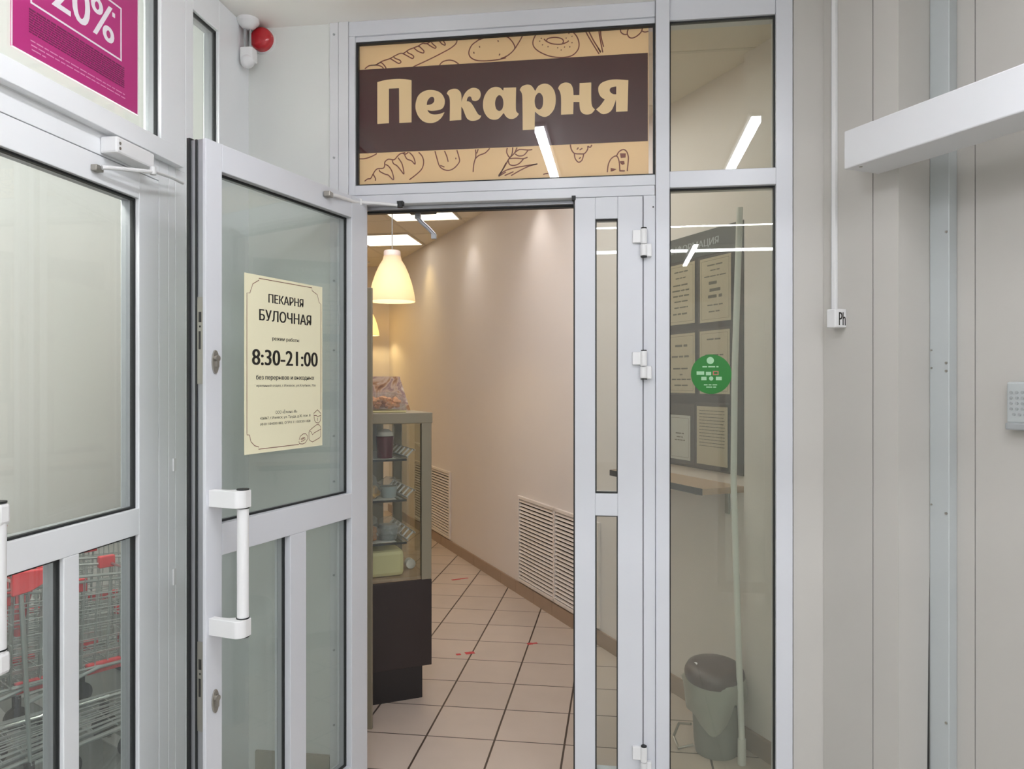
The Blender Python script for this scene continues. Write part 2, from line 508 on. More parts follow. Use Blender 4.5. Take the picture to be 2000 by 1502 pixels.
STROKES= [[(-953,2678),(-936,2689),(-909,2691),(-885,2703),(-855,2711),(-837,2720),(-816,2728),(-802,2728),(-784,2739),(-763,2746),(-745,2752),(-730,2760),(-714,2758),(-698,2765),(-677,2768),(-666,2765),(-654,2774),(-634,2776),(-610,2775),(-600,2766),(-604,2751),(-625,2735),(-663,2717),(-707,2698),(-766,2675)],[(-930,2690),(-903,2689),(-885,2681),(-881,2675)],[(-906,2693),(-890,2698),(-876,2685),(-870,2675)],[(-854,2711),(-837,2700),(-822,2691),(-813,2695),(-818,2703),(-834,2710),(-843,2718)],[(-806,2727),(-790,2718),(-769,2706),(-764,2713),(-772,2721),(-784,2727),(-791,2735)],[(-763,2745),(-748,2732),(-728,2724),(-725,2731),(-733,2740),(-741,2748),(-747,2750)],[(-713,2758),(-698,2747),(-683,2739),(-679,2744),(-689,2753),(-697,2762)],[(-666,2765),(-657,2754),(-645,2748),(-645,2755),(-653,2767)],[(-666,2675),(-654,2687),(-631,2692),(-610,2687),(-593,2675)],[(-980,2758),(-978,2775),(-956,2778)],[(-506,2779),(-520,2759),(-543,2743),(-555,2718),(-549,2698),(-526,2685),(-488,2681),(-445,2683),(-417,2688)],[(-520,2759),(-488,2768),(-460,2770),(-417,2765)],[(-436,2686),(-412,2695),(-391,2711),(-384,2725),(-394,2746),(-412,2764),(-436,2768)],[(-349,2780),(-362,2753),(-384,2719)],[(-427,2781),(-391,2777)],[(-447,2754),(-445,2748)],[(-516,2737),(-514,2731)],[(-537,2717),(-535,2710)],[(-439,2704),(-442,2698)],[(-289,2782),(-309,2762),(-318,2736),(-309,2715),(-283,2696),(-248,2682),(-207,2677),(-175,2682),(-155,2700),(-150,2723),(-158,2749),(-178,2771),(-204,2782)],[(-277,2748),(-268,2739),(-248,2729),(-219,2725),(-196,2730),(-187,2736)],[(-268,2742),(-262,2749),(-236,2751),(-213,2745),(-206,2735),(-210,2728)],[(-270,2775),(-266,2773)],[(-290,2768),(-287,2766)],[(-289,2752),(-285,2750)],[(-294,2742),(-291,2740)],[(-284,2728),(-281,2726)],[(-264,2720),(-261,2718)],[(-229,2714),(-226,2712)],[(-216,2705),(-213,2703)],[(-204,2715),(-201,2713)],[(-185,2715),(-182,2712)],[(-177,2729),(-174,2727)],[(-198,2747),(-195,2745)],[(-177,2752),(-174,2750)],[(-188,2763),(-185,2761)],[(-206,2773),(-203,2771)],[(-134,2782),(-115,2744),(-78,2681)],[(-122,2781),(-98,2731),(-72,2689)],[(-76,2783),(-78,2758),(-65,2686)],[(-71,2782),(-72,2749),(-62,2706)],[(-82,2704),(-73,2686)],[(-8,2783),(-1,2771),(-1,2756),(11,2746),(23,2746)],[(-1,2774),(16,2772)],[(33,2784),(26,2766),(22,2749),(30,2734),(44,2732),(61,2741),(73,2755),(78,2780)],[(73,2755),(84,2750),(97,2752)],[(-974,2341),(-951,2341),(-924,2349),(-906,2358)],[(-954,2256),(-942,2264),(-930,2266),(-920,2283),(-906,2300),(-882,2302),(-876,2311),(-875,2325),(-861,2335),(-840,2332),(-828,2343),(-816,2353),(-796,2357)],[(-920,2280),(-912,2266),(-912,2256)],[(-897,2297),(-894,2290),(-873,2279),(-861,2275),(-843,2257),(-842,2269),(-849,2292),(-861,2309),(-873,2316)],[(-846,2330),(-842,2318),(-828,2309),(-813,2291),(-802,2277),(-804,2296),(-810,2318),(-824,2339)],[(-799,2349),(-790,2333),(-772,2325),(-759,2312),(-761,2329),(-769,2345),(-781,2357)],[(-807,2355),(-796,2351),(-784,2358)],[(-745,2356),(-732,2341),(-726,2319),(-733,2294),(-754,2274),(-781,2255)],[(-683,2358),(-675,2329),(-666,2302),(-651,2289),(-631,2284),(-610,2292),(-593,2310),(-590,2322),(-600,2358)],[(-647,2357),(-638,2336),(-633,2316)],[(-663,2304),(-647,2297)],[(-604,2330),(-604,2324)],[(-530,2357),(-529,2331),(-536,2306),(-539,2275)],[(-520,2358),(-526,2342)],[(-477,2359),(-494,2343),(-517,2335),(-530,2324)],[(-417,2303),(-431,2276),(-444,2255)],[(-444,2255),(-417,2270)],[(-412,2358),(-414,2341),(-403,2323),(-394,2337),(-392,2359)],[(-376,2358),(-386,2337),(-405,2319),(-423,2288),(-444,2258)],[(-383,2340),(-367,2350),(-336,2347),(-320,2348)],[(-383,2335),(-370,2327),(-351,2329),(-336,2345)],[(-406,2318),(-379,2319),(-354,2316),(-337,2321)],[(-409,2313),(-403,2297),(-386,2293),(-367,2300),(-351,2317)],[(-444,2258),(-417,2276),(-379,2285),(-342,2290),(-301,2295)],[(-398,2256),(-364,2274),(-332,2288),(-301,2295)],[(-422,2257),(-389,2270)],[(-280,2256),(-267,2259),(-255,2258)],[(-181,2360),(-178,2343),(-167,2328),(-147,2325),(-130,2326),(-119,2341),(-119,2352)],[(-167,2326),(-164,2309),(-152,2295),(-139,2303),(-133,2325)],[(-119,2352),(-110,2347),(-104,2356)],[(-158,2341),(-152,2348)],[(-148,2339),(-138,2345)],[(-150,2307),(-144,2313)],[(-49,2255),(-45,2283),(-34,2304),(-16,2312),(-7,2293),(-4,2257)],[(-16,2312),(-7,2327),(8,2334),(20,2326),(26,2304),(22,2256)]]
FILLS= [[(-4,2321,1),(17,2320,1),(16,2305,1),(-1,2304,1)],[(-4,2293,1),(11,2293,1),(13,2282,1),(4,2279,1),(-3,2286,1)],[(-37,2270,1),(-16,2265,1),(-28,2258,1),(-37,2257,1)],[(-6,2261,1),(14,2260,1),(13,2255,1),(-6,2256,1)]]
SIGNLINES= [[(374,1297),(569,1297),(568,1304),(586,1309),(602,1322),(609,1343),(620,1344),(620,1349),(620,1767),(607,1768),(594,1797),(567,1811),(567,1817),(305,1818),(303,1808),(275,1798),(265,1773),(255,1767),(255,1408)],[(274,1407),(294,1396),(294,1388),(282,1389),(273,1384),(254,1388),(256,1395),(274,1407)],[(293,1386),(290,1372),(282,1364),(268,1362),(259,1368),(255,1385)],[(273,1380),(275,1369)],[(320,1337),(306,1345),(278,1357),(266,1356),(256,1349),(256,1316),(263,1311),(301,1300),(315,1305),(321,1312),(321,1334),(311,1336),(301,1324),(292,1330),(256,1340)],[(373,1312),(367,1323),(352,1330),(338,1330),(328,1321),(329,1311),(340,1300),(354,1297),(372,1299),(374,1307)],[(365,1313),(354,1317),(343,1318),(340,1312),(352,1307),(363,1306)],[(361,1312),(345,1315)]]

# ------------------------------------------------------------------ the setting
ST = 'structure'
CEIL = 2.845
Y0 = 2.75           # front of the shop frontage
# floors
SHOP = [(-1.52, Y0), (0.95, Y0), (0.95, 2.9), (-2.55, 8.8), (-5.12, 8.8), (-1.52, 2.84)]
up = lambda p, q, h: Vector((p, q, h))
single(MB().prism(SHOP, up, -0.05, 0), 'floor', M['floor'], FR_WORLD, (0, 3, 0), 'beige square floor tiles with dark joints inside the bakery', 'floor', kind=ST)
single(MB().box(-1.46, 3.2, -9.0, Y0, -0.05, 0), 'floor_vestibule', M['floor_hall'], FR_WORLD, (0, 0, 0), 'pale tiled floor of the vestibule in front of the bakery', 'floor', kind=ST)
single(MB().box(-4.2, -1.46, -9.0, 9.0, -0.06, -0.01), 'floor_outer', M['floor_out'], FR_WORLD, (-2.8, 2, 0), 'dark grey floor of the trolley bay behind the entrance glass', 'floor', kind=ST)
# ceilings
single(MB().box(-1.46, 2.6, -1.2, 2.83, CEIL, CEIL + 0.05), 'ceiling', M['ceil'], FR_WORLD, (0, 1, CEIL), 'smooth white ceiling of the vestibule', 'ceiling', kind=ST)
single(MB().box(-12, 12, -14, -1.2, 3.5, 3.55), 'ceiling_hall', M['plastic_grey'], FR_WORLD, (0, -6, 3.5), 'white ceiling of the hall behind the vestibule', 'ceiling', kind=ST)
csh = thing('ceiling_shop', FR_WORLD, (-1, 6, 2.855), 'cream tiled suspended ceiling inside the bakery', 'ceiling', kind=ST)
MB().prism([(-1.52, 2.83)] + [(0.9, 2.83)] + SHOP[2:5], up, 2.855, 2.90).build('ceiling_tiles', M['ceil_tile'], csh)
g = MB()
for i in range(-9, 3):
    gx = -1.305 + 0.6 * i
    ya, yb = max(2.85, 2.84 + (-1.50 - gx) / 0.601), min(8.68, (2.17 - 0.857 * gx) / 0.515)
    if yb > ya: g.box(gx - 0.011, gx + 0.011, ya, yb, 2.8535, 2.856)
for j in range(0, 11):
    y = 2.62 + 0.6 * j
    if 2.86 < y < 8.68: g.box(-1.50 - 0.601 * (y - 2.84), (2.17 - 0.515 * y) / 0.857, y - 0.011, y + 0.011, 2.8532, 2.856)
g.build('grid_bars', M['grid'], csh)

# the slanting long wall, with the boxed jut at the frontage
wr = thing('wall_right', FR_WALL, (3, 0, 0), 'long cream plastered wall slanting back through the bakery', 'wall', kind=ST)
MB().box(-2.4, 5.17, 0.0, 0.12, 0, 2.9).build('plaster_face', M['cream'], wr)
MB().box(4.598, 5.18, -0.055, 0.0, 0, 2.855).build('boxed_jut', M['cream'], wr)
wf2 = thing('wall_right_outer', FR_WALL, (5.6, 0, 0), 'off-white painted wall with vertical panel seams beyond the pillar', 'wall', kind=ST)
b = MB()
for s0, s1 in ((5.20, 5.565), (5.568, 5.98), (5.983, 6.6), (6.603, 9.5)):
    b.box(s0, s1, 0.0, 0.1, 0, 2.95)
b.build('wall_panels', M['rightw'], wf2)
MB().box(5.2, 9.5, 0.004, 0.09, 0, 2.95).build('panel_seams', M['slot'], wf2)
# pillar in front of that wall (box clad in painted board)
pil = thing('wall_pillar', FR_WALL, (5.4, -0.13, 0), 'off-white boxed pillar beside the bakery frontage with a fine vertical crack', 'wall', kind=ST)
b = MB()
b.box(5.14, 5.3435, -0.168, -0.06, 0, CEIL); b.box(5.3465, 5.441, -0.168, 0.0, 0, CEIL)
b.build('pillar_cladding', M['rightw2'], pil)
MB().box(5.15, 5.40, -0.1665, -0.05, 0, CEIL - 0.01).build('board_joint', M['slot'], pil)
t = thing('trim_1', FR_WALL, (5.475, -0.02, 0), 'pale grey metal corner profile with screws where pillar meets wall', 'corner profile', kind=ST)
MB().box(5.4415, 5.509, -0.036, 0.0, 0, CEIL).build('profile', M['greyprof'], t, bevel=0.003)
b = MB()
for z in (2.24, 1.96, 1.56, 1.535, 1.10, 0.46): b.cyl((5.50, -0.036, z), (5.50, -0.039, z), 0.004, 10)
for z in (1.60, 1.545, 1.12): b.cyl((5.449, -0.036, z), (5.449, -0.0385, z), 0.003, 10)
b.build('screw_heads', M['steel'], t)
MB().prism([(-0.036, 0.89), (-0.036, 0.0), (-0.049, 0.0), (-0.044, 0.4)], (lambda p, q, h: Vector((h, p, q))), 5.4412, 5.4416).build('open_gap', M['slot'], t)
# rest of the shop shell
single(MB().box(-5.1, -2.4, 8.68, 8.78, 0, 2.9), 'wall_back', M['cream'], FR_WORLD, (-2.5, 8.7, 0), 'cream back wall of the bakery lit warm by pendant lamps', 'wall', kind=ST)
FR_SLW = Matrix.Translation((-1.52, 2.83, 0)) @ Matrix.Rotation(math.atan2(-0.85712, 0.51511), 4, 'Z')
single(MB().box(-6.85, 0.0, -0.03, 0.06, 0, 2.9), 'wall_shop_left', M['cream'], FR_SLW, (-2, 0, 0), 'cream side wall of the bakery hidden behind the open door', 'wall', kind=ST)
single(MB().box(-3.7, -3.6, -2, 9.0, 0, 5.5), 'wall_outer', M['outwall'], FR_WORLD, (-3.6, 3, 0), 'plain white wall of the trolley bay beyond the entrance glass', 'wall', kind=ST)
single(MB().box(-5.2, -1.5, 8.9, 9.0, 0, 5.5), 'wall_outer_end', M['outwall'], FR_WORLD, (-3, 8.9, 0), 'white end wall of the trolley bay', 'wall', kind=ST)
# frontage panel left of the transom, filler strip on the right, strip over the heads
wfp = thing('wall_front', FR_WORLD, (-1.2, 2.78, 0), 'smooth white panel between the entrance corner and the bakery frontage', 'wall', kind=ST)
MB().box(-1.46, -1.079, 2.756, 2.83, 0, CEIL).build('panel_face', M['panel'], wfp)
b = MB()
b.box(-1.079, -1.0455, 2.748, 2.83, 0, CEIL); b.box(-1.044, -1.0065, 2.746, 2.83, 0, CEIL)
b.build('cover_strips', M['frame2'], wfp, bevel=0.0015)
b = MB()
for z in (2.80, 2.34, 1.88, 1.62, 1.30, 1.13, 0.78, 0.50, 0.22): b.cyl((-1.062, 2.748, z), (-1.062, 2.7455, z), 0.0042, 10)
b.build('screw_heads', M['plastic_grey'], wfp)
single(MB().box(-1.372, -1.079, 2.742, 2.757, 0.0, 0.104), 'baseboard_front', M['basefront'], FR_WORLD, (-1.2, 2.75, 0), 'grey-brown skirting along the foot of the white front panel', 'skirting', kind=ST)
b = MB()
b.box(0.587, 0.70, 2.752, 2.82, 0, CEIL)
single(b, 'trim_2', M['rightw2'], FR_WORLD, (0.64, 2.76, 0), 'off-white filler board between frontage post and pillar', 'filler board', kind=ST)
# skirting along the slanting wall
bb = thing('baseboard_right', FR_WALL, (2, 0, 0), 'brown tile skirting along the foot of the slanting cream wall', 'skirting', kind=ST)
b = MB()
s = -1.7
while s < 4.59:
    e = min(s + 0.293, 4.596)
    b.box(s + 0.0015, e - 0.0015, -0.012, 0.0, 0, 0.085); s += 0.293
b.box(4.599, 5.15, -0.067, -0.055, 0, 0.085); b.box(4.586, 4.598, -0.067, 0.0, 0, 0.085)
b.build('skirting_tiles', M['baseb'], bb)
MB().box(-1.7, 4.59, -0.0105, 0, 0, 0.083).build('tile_joints', M['inksoft'], bb)

# ---------------- the frontage: windows 1-3, fixed frames
def pane(parent, x0, x1, z0, z1, y, g, t=0.006):
    MB().box(x0, x1, y, y + t, z0, z1).build('glass_pane', g, parent)

w1 = thing('window_1', FR_WORLD, (-0.44, Y0, 2.2), 'white framed transom window over the bakery door holding the sign', 'window', kind=ST)
b = MB()
b.box(-1.006, 0.1195, Y0, 2.83, 2.79, CEIL); b.box(-1.006, 0.1195, Y0 + 0.008, 2.83, 2.771, 2.79)
b.box(-1.006, -0.981, Y0, 2.83, 2.195, 2.79)
b.box(-0.981, 0.1195, Y0 - 0.004, 2.83, 2.195, 2.232)
b.build('window_frame', M['frame'], w1, bevel=0.0025)
MB().ring(-0.981, 0.1195, 2.232, 2.771, 0.0075, Y0 + 0.012, Y0 + 0.03).build('gasket', M['rubber'], w1)
pane(w1, -0.979, 0.1185, 2.234, 2.770, Y0 + 0.016, M['glasssign'])

w2 = thing('window_2', FR_WORLD, (0.35, Y0, 2.2), 'small upper pane of the narrow side window beside the sign', 'window', kind=ST)
b = MB()
b.box(0.1205, 0.1685, Y0 - 0.012, 2.83, 0, CEIL)
b.box(0.528, 0.584, Y0 - 0.006, 2.83, 0, CEIL)
b.box(0.1685, 0.528, Y0, 2.83, 2.772, CEIL)
b.box(0.1685, 0.5285, Y0 - 0.008, 2.83, 2.182, 2.240)
b.build('window_frame', M['frame'], w2, bevel=0.0025)
MB().ring(0.1685, 0.528, 2.240, 2.772, 0.005, Y0 + 0.012, Y0 + 0.03).build('gasket', M['rubber'], w2)
pane(w2, 0.169, 0.5275, 2.241, 2.771, Y0 + 0.016, M['glassside'])

w3 = thing('window_3', FR_WORLD, (0.35, Y0, 0), 'tall narrow side window right of the bakery door', 'window', kind=ST)
MB().box(0.1685, 0.528, Y0, 2.83, 0.0, 0.10).build('window_frame', M['frame'], w3, bevel=0.0025)
MB().ring(0.1685, 0.528, 0.10, 2.182, 0.005, Y0 + 0.012, Y0 + 0.03).build('gasket', M['rubber'], w3)
pane(w3, 0.169, 0.5275, 0.101, 2.181, Y0 + 0.016, M['glassside'])

# door frame of the bakery doorway (head and jambs)
df = thing('trim_3', FR_WORLD, (-0.43, Y0, 2.15), 'white aluminium frame around the bakery doorway', 'door frame', kind=ST)
b = MB()
b.box(-1.006, 0.118, Y0 - 0.006, 2.83, 2.159, 2.194)
b.box(-1.006, -0.940, Y0 + 0.004, 2.772, 0, 2.159)
b.box(0.078, 0.1195, Y0 - 0.006, 2.83, 0, 2.159)
b.build('frame_bars', M['frame'], df, bevel=0.0025)
b = MB()
b.box(-0.945, -0.166, Y0 + 0.03, 2.82, 2.146, 2.158)
b.build('head_rebate', M['alu'], df)
b = MB()
b.box(-0.955, -0.166, Y0 + 0.05, 2.825, 2.139, 2.146)
b.build('gasket', M['rubber'], df)
b = MB()
b.cyl((0.112, Y0 - 0.006, 2.117), (0.112, Y0 - 0.0075, 2.117), 0.003, 10)
b.build('screw_hole', M['slot'], df)

# narrow closed leaf
d3 = thing('door_3', FR_WORLD, (-0.045, Y0, 0), 'narrow closed white door leaf with two glass slits', 'door', kind=ST)
b = MB()
y0, y1 = Y0 - 0.010, Y0 + 0.06
b.box(-0.163, -0.0905, y0, y1, 0.012, 2.157); b.box(-0.0115, 0.0755, y0, y1, 0.012, 2.157)
b.box(-0.0905, -0.0115, y0, y1, 2.080, 2.157); b.box(-0.0905, -0.0115, y0, y1, 1.0275, 1.1065); b.box(-0.0905, -0.0115, y0, y1, 0.012, 0.11)
b.build('door_frame', M['frame'], d3, bevel=0.002)
b = MB()
b.ring(-0.0905, -0.0115, 1.1065, 2.080, 0.004, y0 + 0.008, y0 + 0.03); b.ring(-0.0905, -0.0115, 0.11, 1.0275, 0.004, y0 + 0.008, y0 + 0.03)
b.box(-0.1685, -0.163, y0 + 0.012, y1, 0.012, 2.157)
b.box(0.0755, 0.078, y0 + 0.012, y1, 0.012, 2.157); b.box(-0.16, 0.075, y0 + 0.012, y1, 2.157, 2.159)
b.build('gasket', M['rubber'], d3)
MB().box(-0.174, -0.160, y0 - 0.004, y0 + 0.02, 2.150, 2.165).build('corner_stop', M['rubber'], d3)
pane(d3, -0.09, -0.012, 1.107, 2.0795, y0 + 0.014, M['glass'])
pane(d3, -0.09, -0.012, 0.111, 1.027, y0 + 0.014, M['glass'])
for zt in (2.035, 1.607, 0.222):
    b = MB()
    b.box(0.040, 0.070, y0 - 0.014, y0, zt - 0.045, zt)
    b.cyl((0.079, y0 - 0.014, zt - 0.050), (0.079, y0 - 0.014, zt + 0.003), 0.0115, 16)
    h = b.build('hinge', M['plastic'], d3, bevel=0.002)
    b = MB()
    b.cyl((0.079, y0 - 0.014, zt - 0.092), (0.079, y0 - 0.014, zt - 0.052), 0.0125, 16)
    b.box(0.083, 0.106, y0 - 0.016, y0 + 0.004, zt - 0.094, zt - 0.050)
    b.build('hinge_lower_leaf', M['plastic'], h, bevel=0.002)
    b = MB()
    b.cyl((0.079, y0 - 0.014, zt + 0.003), (0.079, y0 - 0.014, zt + 0.007), 0.010, 16)
    b.cyl((0.079, y0 - 0.014, zt - 0.097), (0.079, y0 - 0.014, zt - 0.094), 0.0115, 16)
    b.build('hinge_cap', M['rubber'], h)

# outer glazed leaf folded back beside us; its frame shows mirrored in the side window
d4 = thing('door_4', FR_WORLD, (0.83, 0.15, 0), 'white framed glazed outer door folded back beside the viewer', 'door', kind=ST)
b = MB()
b.box(0.655, 0.702, 0.12, 0.165, 0.075, 2.1); b.box(0.96, 1.01, 0.12, 0.165, 0.075, 2.1); b.box(0.702, 0.96, 0.12, 0.165, 0.075, 0.15); b.box(0.702, 0.96, 0.12, 0.165, 2.03, 2.1)
b.build('door_frame', M['frame'], d4, bevel=0.002)
pane(d4, 0.70, 0.962, 0.148, 2.032, 0.14, M['glass'])
MB().cyl((0.985, 0.14, 0.0), (0.985, 0.14, 0.075), 0.015, 16).build('floor_pivot', M['steel'], d4)

# ---------------- the open leaf (local x from -0.81 free edge to 0 hinge, y behind the face we see)
d2 = thing('door_2', FR_LEAF, (-0.40, 0, 0), 'open white bakery door with hours sign swung out towards us', 'door', kind=ST)
zt, zb = 2.170, 0.012
b = MB()
D0, D1 = 0.0, 0.062
b.box(-0.81, -0.748, D0, 0.012, zb, zt)                       # lip on the face
b.box(-0.804, -0.748, 0.012, D1, zb, zt)                      # free stile
b.box(-0.105, -0.004, D0, D1, zb, zt)                         # hinge stile
b.box(-0.748, -0.105, D0, D1, 2.092, zt)                      # top rail
b.box(-0.748, -0.105, D0, D1, 1.014, 1.103)                   # mid rail
b.box(-0.748, -0.105, D0, D1, zb, 0.12)                       # bottom rail
b.box(-0.448, -0.367, D0, D1, 0.12, 1.014)                    # lower muntin
b.build('door_frame', M['frame'], d2, bevel=0.002)
b = MB()
for x0, x1, z0, z1 in ((-0.748, -0.105, 1.103, 2.092), (-0.748, -0.448, 0.12, 1.014), (-0.367, -0.105, 0.12, 1.014)):
    b.ring(x0, x1, z0, z1, 0.006, 0.022, 0.030)
b.box(-0.809, -0.80, 0.033, 0.039, zb, zt); b.box(-0.812, -0.80, 0.056, 0.066, zb, zt + 0.006); b.box(-0.80, -0.02, 0.057, 0.063, zt, zt + 0.006)
b.build('gasket', M['rubber'], d2)
b = MB()
for x0, x1, z0, z1 in ((-0.748, -0.105, 1.103, 2.092), (-0.748, -0.448, 0.12, 1.014), (-0.367, -0.105, 0.12, 1.014)):
    b.ring(x0, x1, z0, z1, 0.004, 0.030, 0.050)
b.box(-0.8055, -0.80, 0.013, 0.056, zb, zt)
b.build('aluminium_edge', M['alu'], d2)
for x0, x1, z0, z1 in ((-0.747, -0.106, 1.104, 2.091), (-0.747, -0.449, 0.121, 1.013), (-0.366, -0.106, 0.121, 1.013)):
    pane(d2, x0, x1, z0, z1, 0.026, M['glassdoor'], 0.02)
# pull handle
h = MB()
h.cyl((-0.765, -0.088, 0.825), (-0.765, -0.088, 1.18), 0.0158, 24)
h = h.build('handle', M['plastic'], d2, smooth=True)
for zz in (1.181, 0.828):
    b = MB()
    prof = [(-0.800, 0.0), (-0.800, -0.026)]
    for k in range(9):
        a = R(180 + 0) - R(90) * k / 8
        prof.append((-0.775 + 0.0 + 0.025 * math.cos(R(180) - R(90) * k / 8) * 1.0, -0.086 - 0.022 * math.sin(R(90) * k / 8)))
    prof += [(-0.752, -0.105), (-0.745, -0.095), (-0.745, -0.078), (-0.752, -0.070), (-0.764, -0.066), (-0.776, -0.050), (-0.778, -0.030), (-0.778, 0.0)]
    b.prism(prof, lambda p, q, hh: Vector((p, q, hh)), zz - 0.0235, zz + 0.0235)
    b.build('handle_bracket', M['plastic'], h, bevel=0.0015)
b = MB()
b.cyl((-0.765, -0.088, 1.2045), (-0.765, -0.088, 1.208), 0.017, 20); b.cyl((-0.765, -0.088, 1.154), (-0.765, -0.088, 1.157), 0.0172, 20)
b.cyl((-0.765, -0.088, 0.852), (-0.765, -0.088, 0.855), 0.0175, 20); b.cyl((-0.765, -0.088, 0.801), (-0.765, -0.088, 0.804), 0.017, 20)
b.build('rubber_ring', M['rubber'], h)
# lock cases on the free edge and cylinders on the face
for z0, z1, zc, mt in ((1.496, 1.735, 1.557, 'steel'), (0.540, 0.786, 0.615, 'steel')):
    lk = MB().box(-0.8080, -0.805, 0.013, 0.032, z0, z1).build('lock_plate', M[mt], d2)
    b = MB()
    b.box(-0.8087, -0.807, 0.020, 0.027, z0 + 0.095, z0 + 0.145); b.cyl((-0.8087, 0.0225, z0 + 0.158), (-0.807, 0.0225, z0 + 0.158), 0.003, 10)
    b.box(-0.8087, -0.807, 0.018, 0.027, z0 + 0.170, z0 + 0.198)
    b.build('lock_bolt_slot', M['slot'], lk)
    b = MB()
    prof = [(0.013 * math.cos(R(a)), 0.033 * math.sin(R(a))) for a in range(0, 360, 15)]
    b.prism([(-0.776 + p, zc + q) for p, q in prof], lambda p, q, hh: Vector((p, hh, q)), -0.004, 0.0)
    cy = b.build('lock_escutcheon', M['steel'], d2, bevel=0.001)
    b = MB()
    b.cyl((-0.776, -0.004, zc + 0.010), (-0.776, -0.013, zc + 0.010), 0.0085, 16); b.box(-0.7805, -0.7715, -0.012, -0.004, zc - 0.014, zc + 0.008)
    b.build('lock_cylinder', M['steel'], cy)

# ---------------- left wall: entrance door, its transom and the narrow window (local x runs along the wall)
w4 = thing('window_4', FR_LEFT, (1.8, 0, 2.2), 'white framed transom pane with magenta poster above the entrance door', 'window', kind=ST)
b = MB()
b.box(2.187, 2.319, 0.0, 0.06, 2.178, CEIL); b.box(0.7, 2.187, 0.0, 0.06, 2.79, CEIL); b.box(0.7, 2.187, 0.0, 0.06, 2.178, 2.235); b.box(0.7, 0.78, 0, 0.06, 2.235, 2.79)
b.build('window_frame', M['frame_lightened'], w4, bevel=0.002)
b = MB()
b.ring(0.78, 2.187, 2.235, 2.79, 0.006, 0.012, 0.022)
b.build('gasket', M['rubber'], w4)
b = MB(); b.ring(0.78, 2.187, 2.235, 2.79, 0.004, 0.022, 0.05); b.build('aluminium_edge', M['alu'], w4)
pane(w4, 0.781, 2.186, 2.236, 2.789, 0.018, M['glassleft'], 0.02)
MB().box(0.7, 2.262, -0.030, 0.0, 2.180, 2.236).build('ledge_box', M['frame_lightened'], w4, bevel=0.002)

d1 = thing('door_1', FR_LEFT, (1.8, 0, 0), 'white framed glazed entrance door in the side wall', 'door', kind=ST)
b = MB()
b.box(2.078, 2.1735, 0.0, 0.06, 0.012, 2.116); b.box(1.41, 1.505, 0.0, 0.06, 0.012, 2.116)
b.box(1.505, 2.078, 0.0, 0.06, 2.040, 2.116); b.box(1.505, 2.078, 0.0, 0.06, 1.054, 1.131); b.box(1.505, 2.078, 0.0, 0.06, 0.012, 0.12)
b.box(1.770, 1.826, 0.0, 0.06, 0.12, 1.054)
b.build('door_frame', M['frame_lightened'], d1, bevel=0.002)
rects = ((1.505, 2.078, 1.131, 2.040), (1.505, 1.770, 0.12, 1.054), (1.826, 2.078, 0.12, 1.054))
b = MB()
for r in rects: b.ring(*r, 0.006, 0.012, 0.026)
b.box(2.1735, 2.176, 0.01, 0.05, 0.012, 2.118); b.box(1.41, 2.1735, 0.01, 0.05, 2.116, 2.118)
b.build('gasket', M['rubber'], d1)
b = MB()
for r in rects: b.ring(*r, 0.004, 0.026, 0.055)
b.build('aluminium_edge', M['alu'], d1)
for r in rects: pane(d1, r[0] + .001, r[1] - .001, r[2] + .001, r[3] - .001, 0.018, M['glassleft'], 0.022)
h = MB(); h.cyl((1.463, -0.088, 0.90), (1.463, -0.088, 1.22), 0.0165, 20); h = h.build('handle', M['plastic'], d1, smooth=True)
for zz in (1.222, 0.905):
    MB().box(1.446, 1.480, -0.106, 0.0, zz - 0.026, zz + 0.022).build('handle_bracket', M['plastic'], h, bevel=0.008)
b = MB(); b.cyl((1.463, -0.088, 1.244), (1.463, -0.088, 1.2475), 0.0175, 20); b.cyl((1.463, -0.088, 0.930), (1.463, -0.088, 0.933), 0.018, 20); b.build('rubber_ring', M['rubber'], h)

t = thing('trim_4', FR_LEFT, (2.25, 0, 0), 'white aluminium door post and head around the entrance door', 'door frame', kind=ST)
b = MB()
b.box(2.176, 2.225, 0.0, 0.06, 0, 2.178); b.box(2.2265, 2.262, 0.0, 0.06, 0, 2.178); b.box(2.2635, 2.319, 0.0, 0.06, 0, 2.178)
b.box(1.30, 2.176, 0.0, 0.06, 2.118, 2.178); b.box(1.30, 1.408, 0.0, 0.06, 0, 2.118)
b.build('frame_bars', M['frame_lightened'], t, bevel=0.0015)
MB().box(2.177, 2.318, 0.004, 0.055, 0.0, 2.177).build('frame_joints', M['plastic_grey'], t)
b = MB(); b.box(2.248, 2.262, -0.004, 0.0, 0.86, 0.91); b.box(2.248, 2.262, -0.004, 0, 1.22, 1.26); b.build('strike_plate', M['plastic'], t)

w5 = thing('window_5', FR_LEFT, (2.45, 0, 0), 'narrow white framed side light between entrance door and corner', 'window', kind=ST)
b = MB()
b.box(2.321, 2.366, 0.0, 0.06, 0, CEIL); b.box(2.531, 2.674, 0.0, 0.06, 0, CEIL); b.box(2.366, 2.531, 0.0, 0.06, 2.735, CEIL); b.box(2.366, 2.531, 0.0, 0.06, 0, 0.1); b.box(2.366, 2.531, 0.0, 0.06, 1.05, 1.13)
b.box(2.676, 2.757, 0.004, 0.06, 0, CEIL)
b.build('window_frame', M['frame_lightened'], w5, bevel=0.002)
b = MB(); b.ring(2.366, 2.531, 1.13, 2.735, 0.006, 0.012, 0.024); b.ring(2.366, 2.531, 0.1, 1.05, 0.006, 0.012, 0.024); b.build('gasket', M['rubber'], w5)
b = MB(); b.ring(2.366, 2.531, 1.13, 2.735, 0.004, 0.024, 0.055); b.ring(2.366, 2.531, 0.1, 1.05, 0.004, 0.024, 0.055); b.build('aluminium_edge', M['alu'], w5)
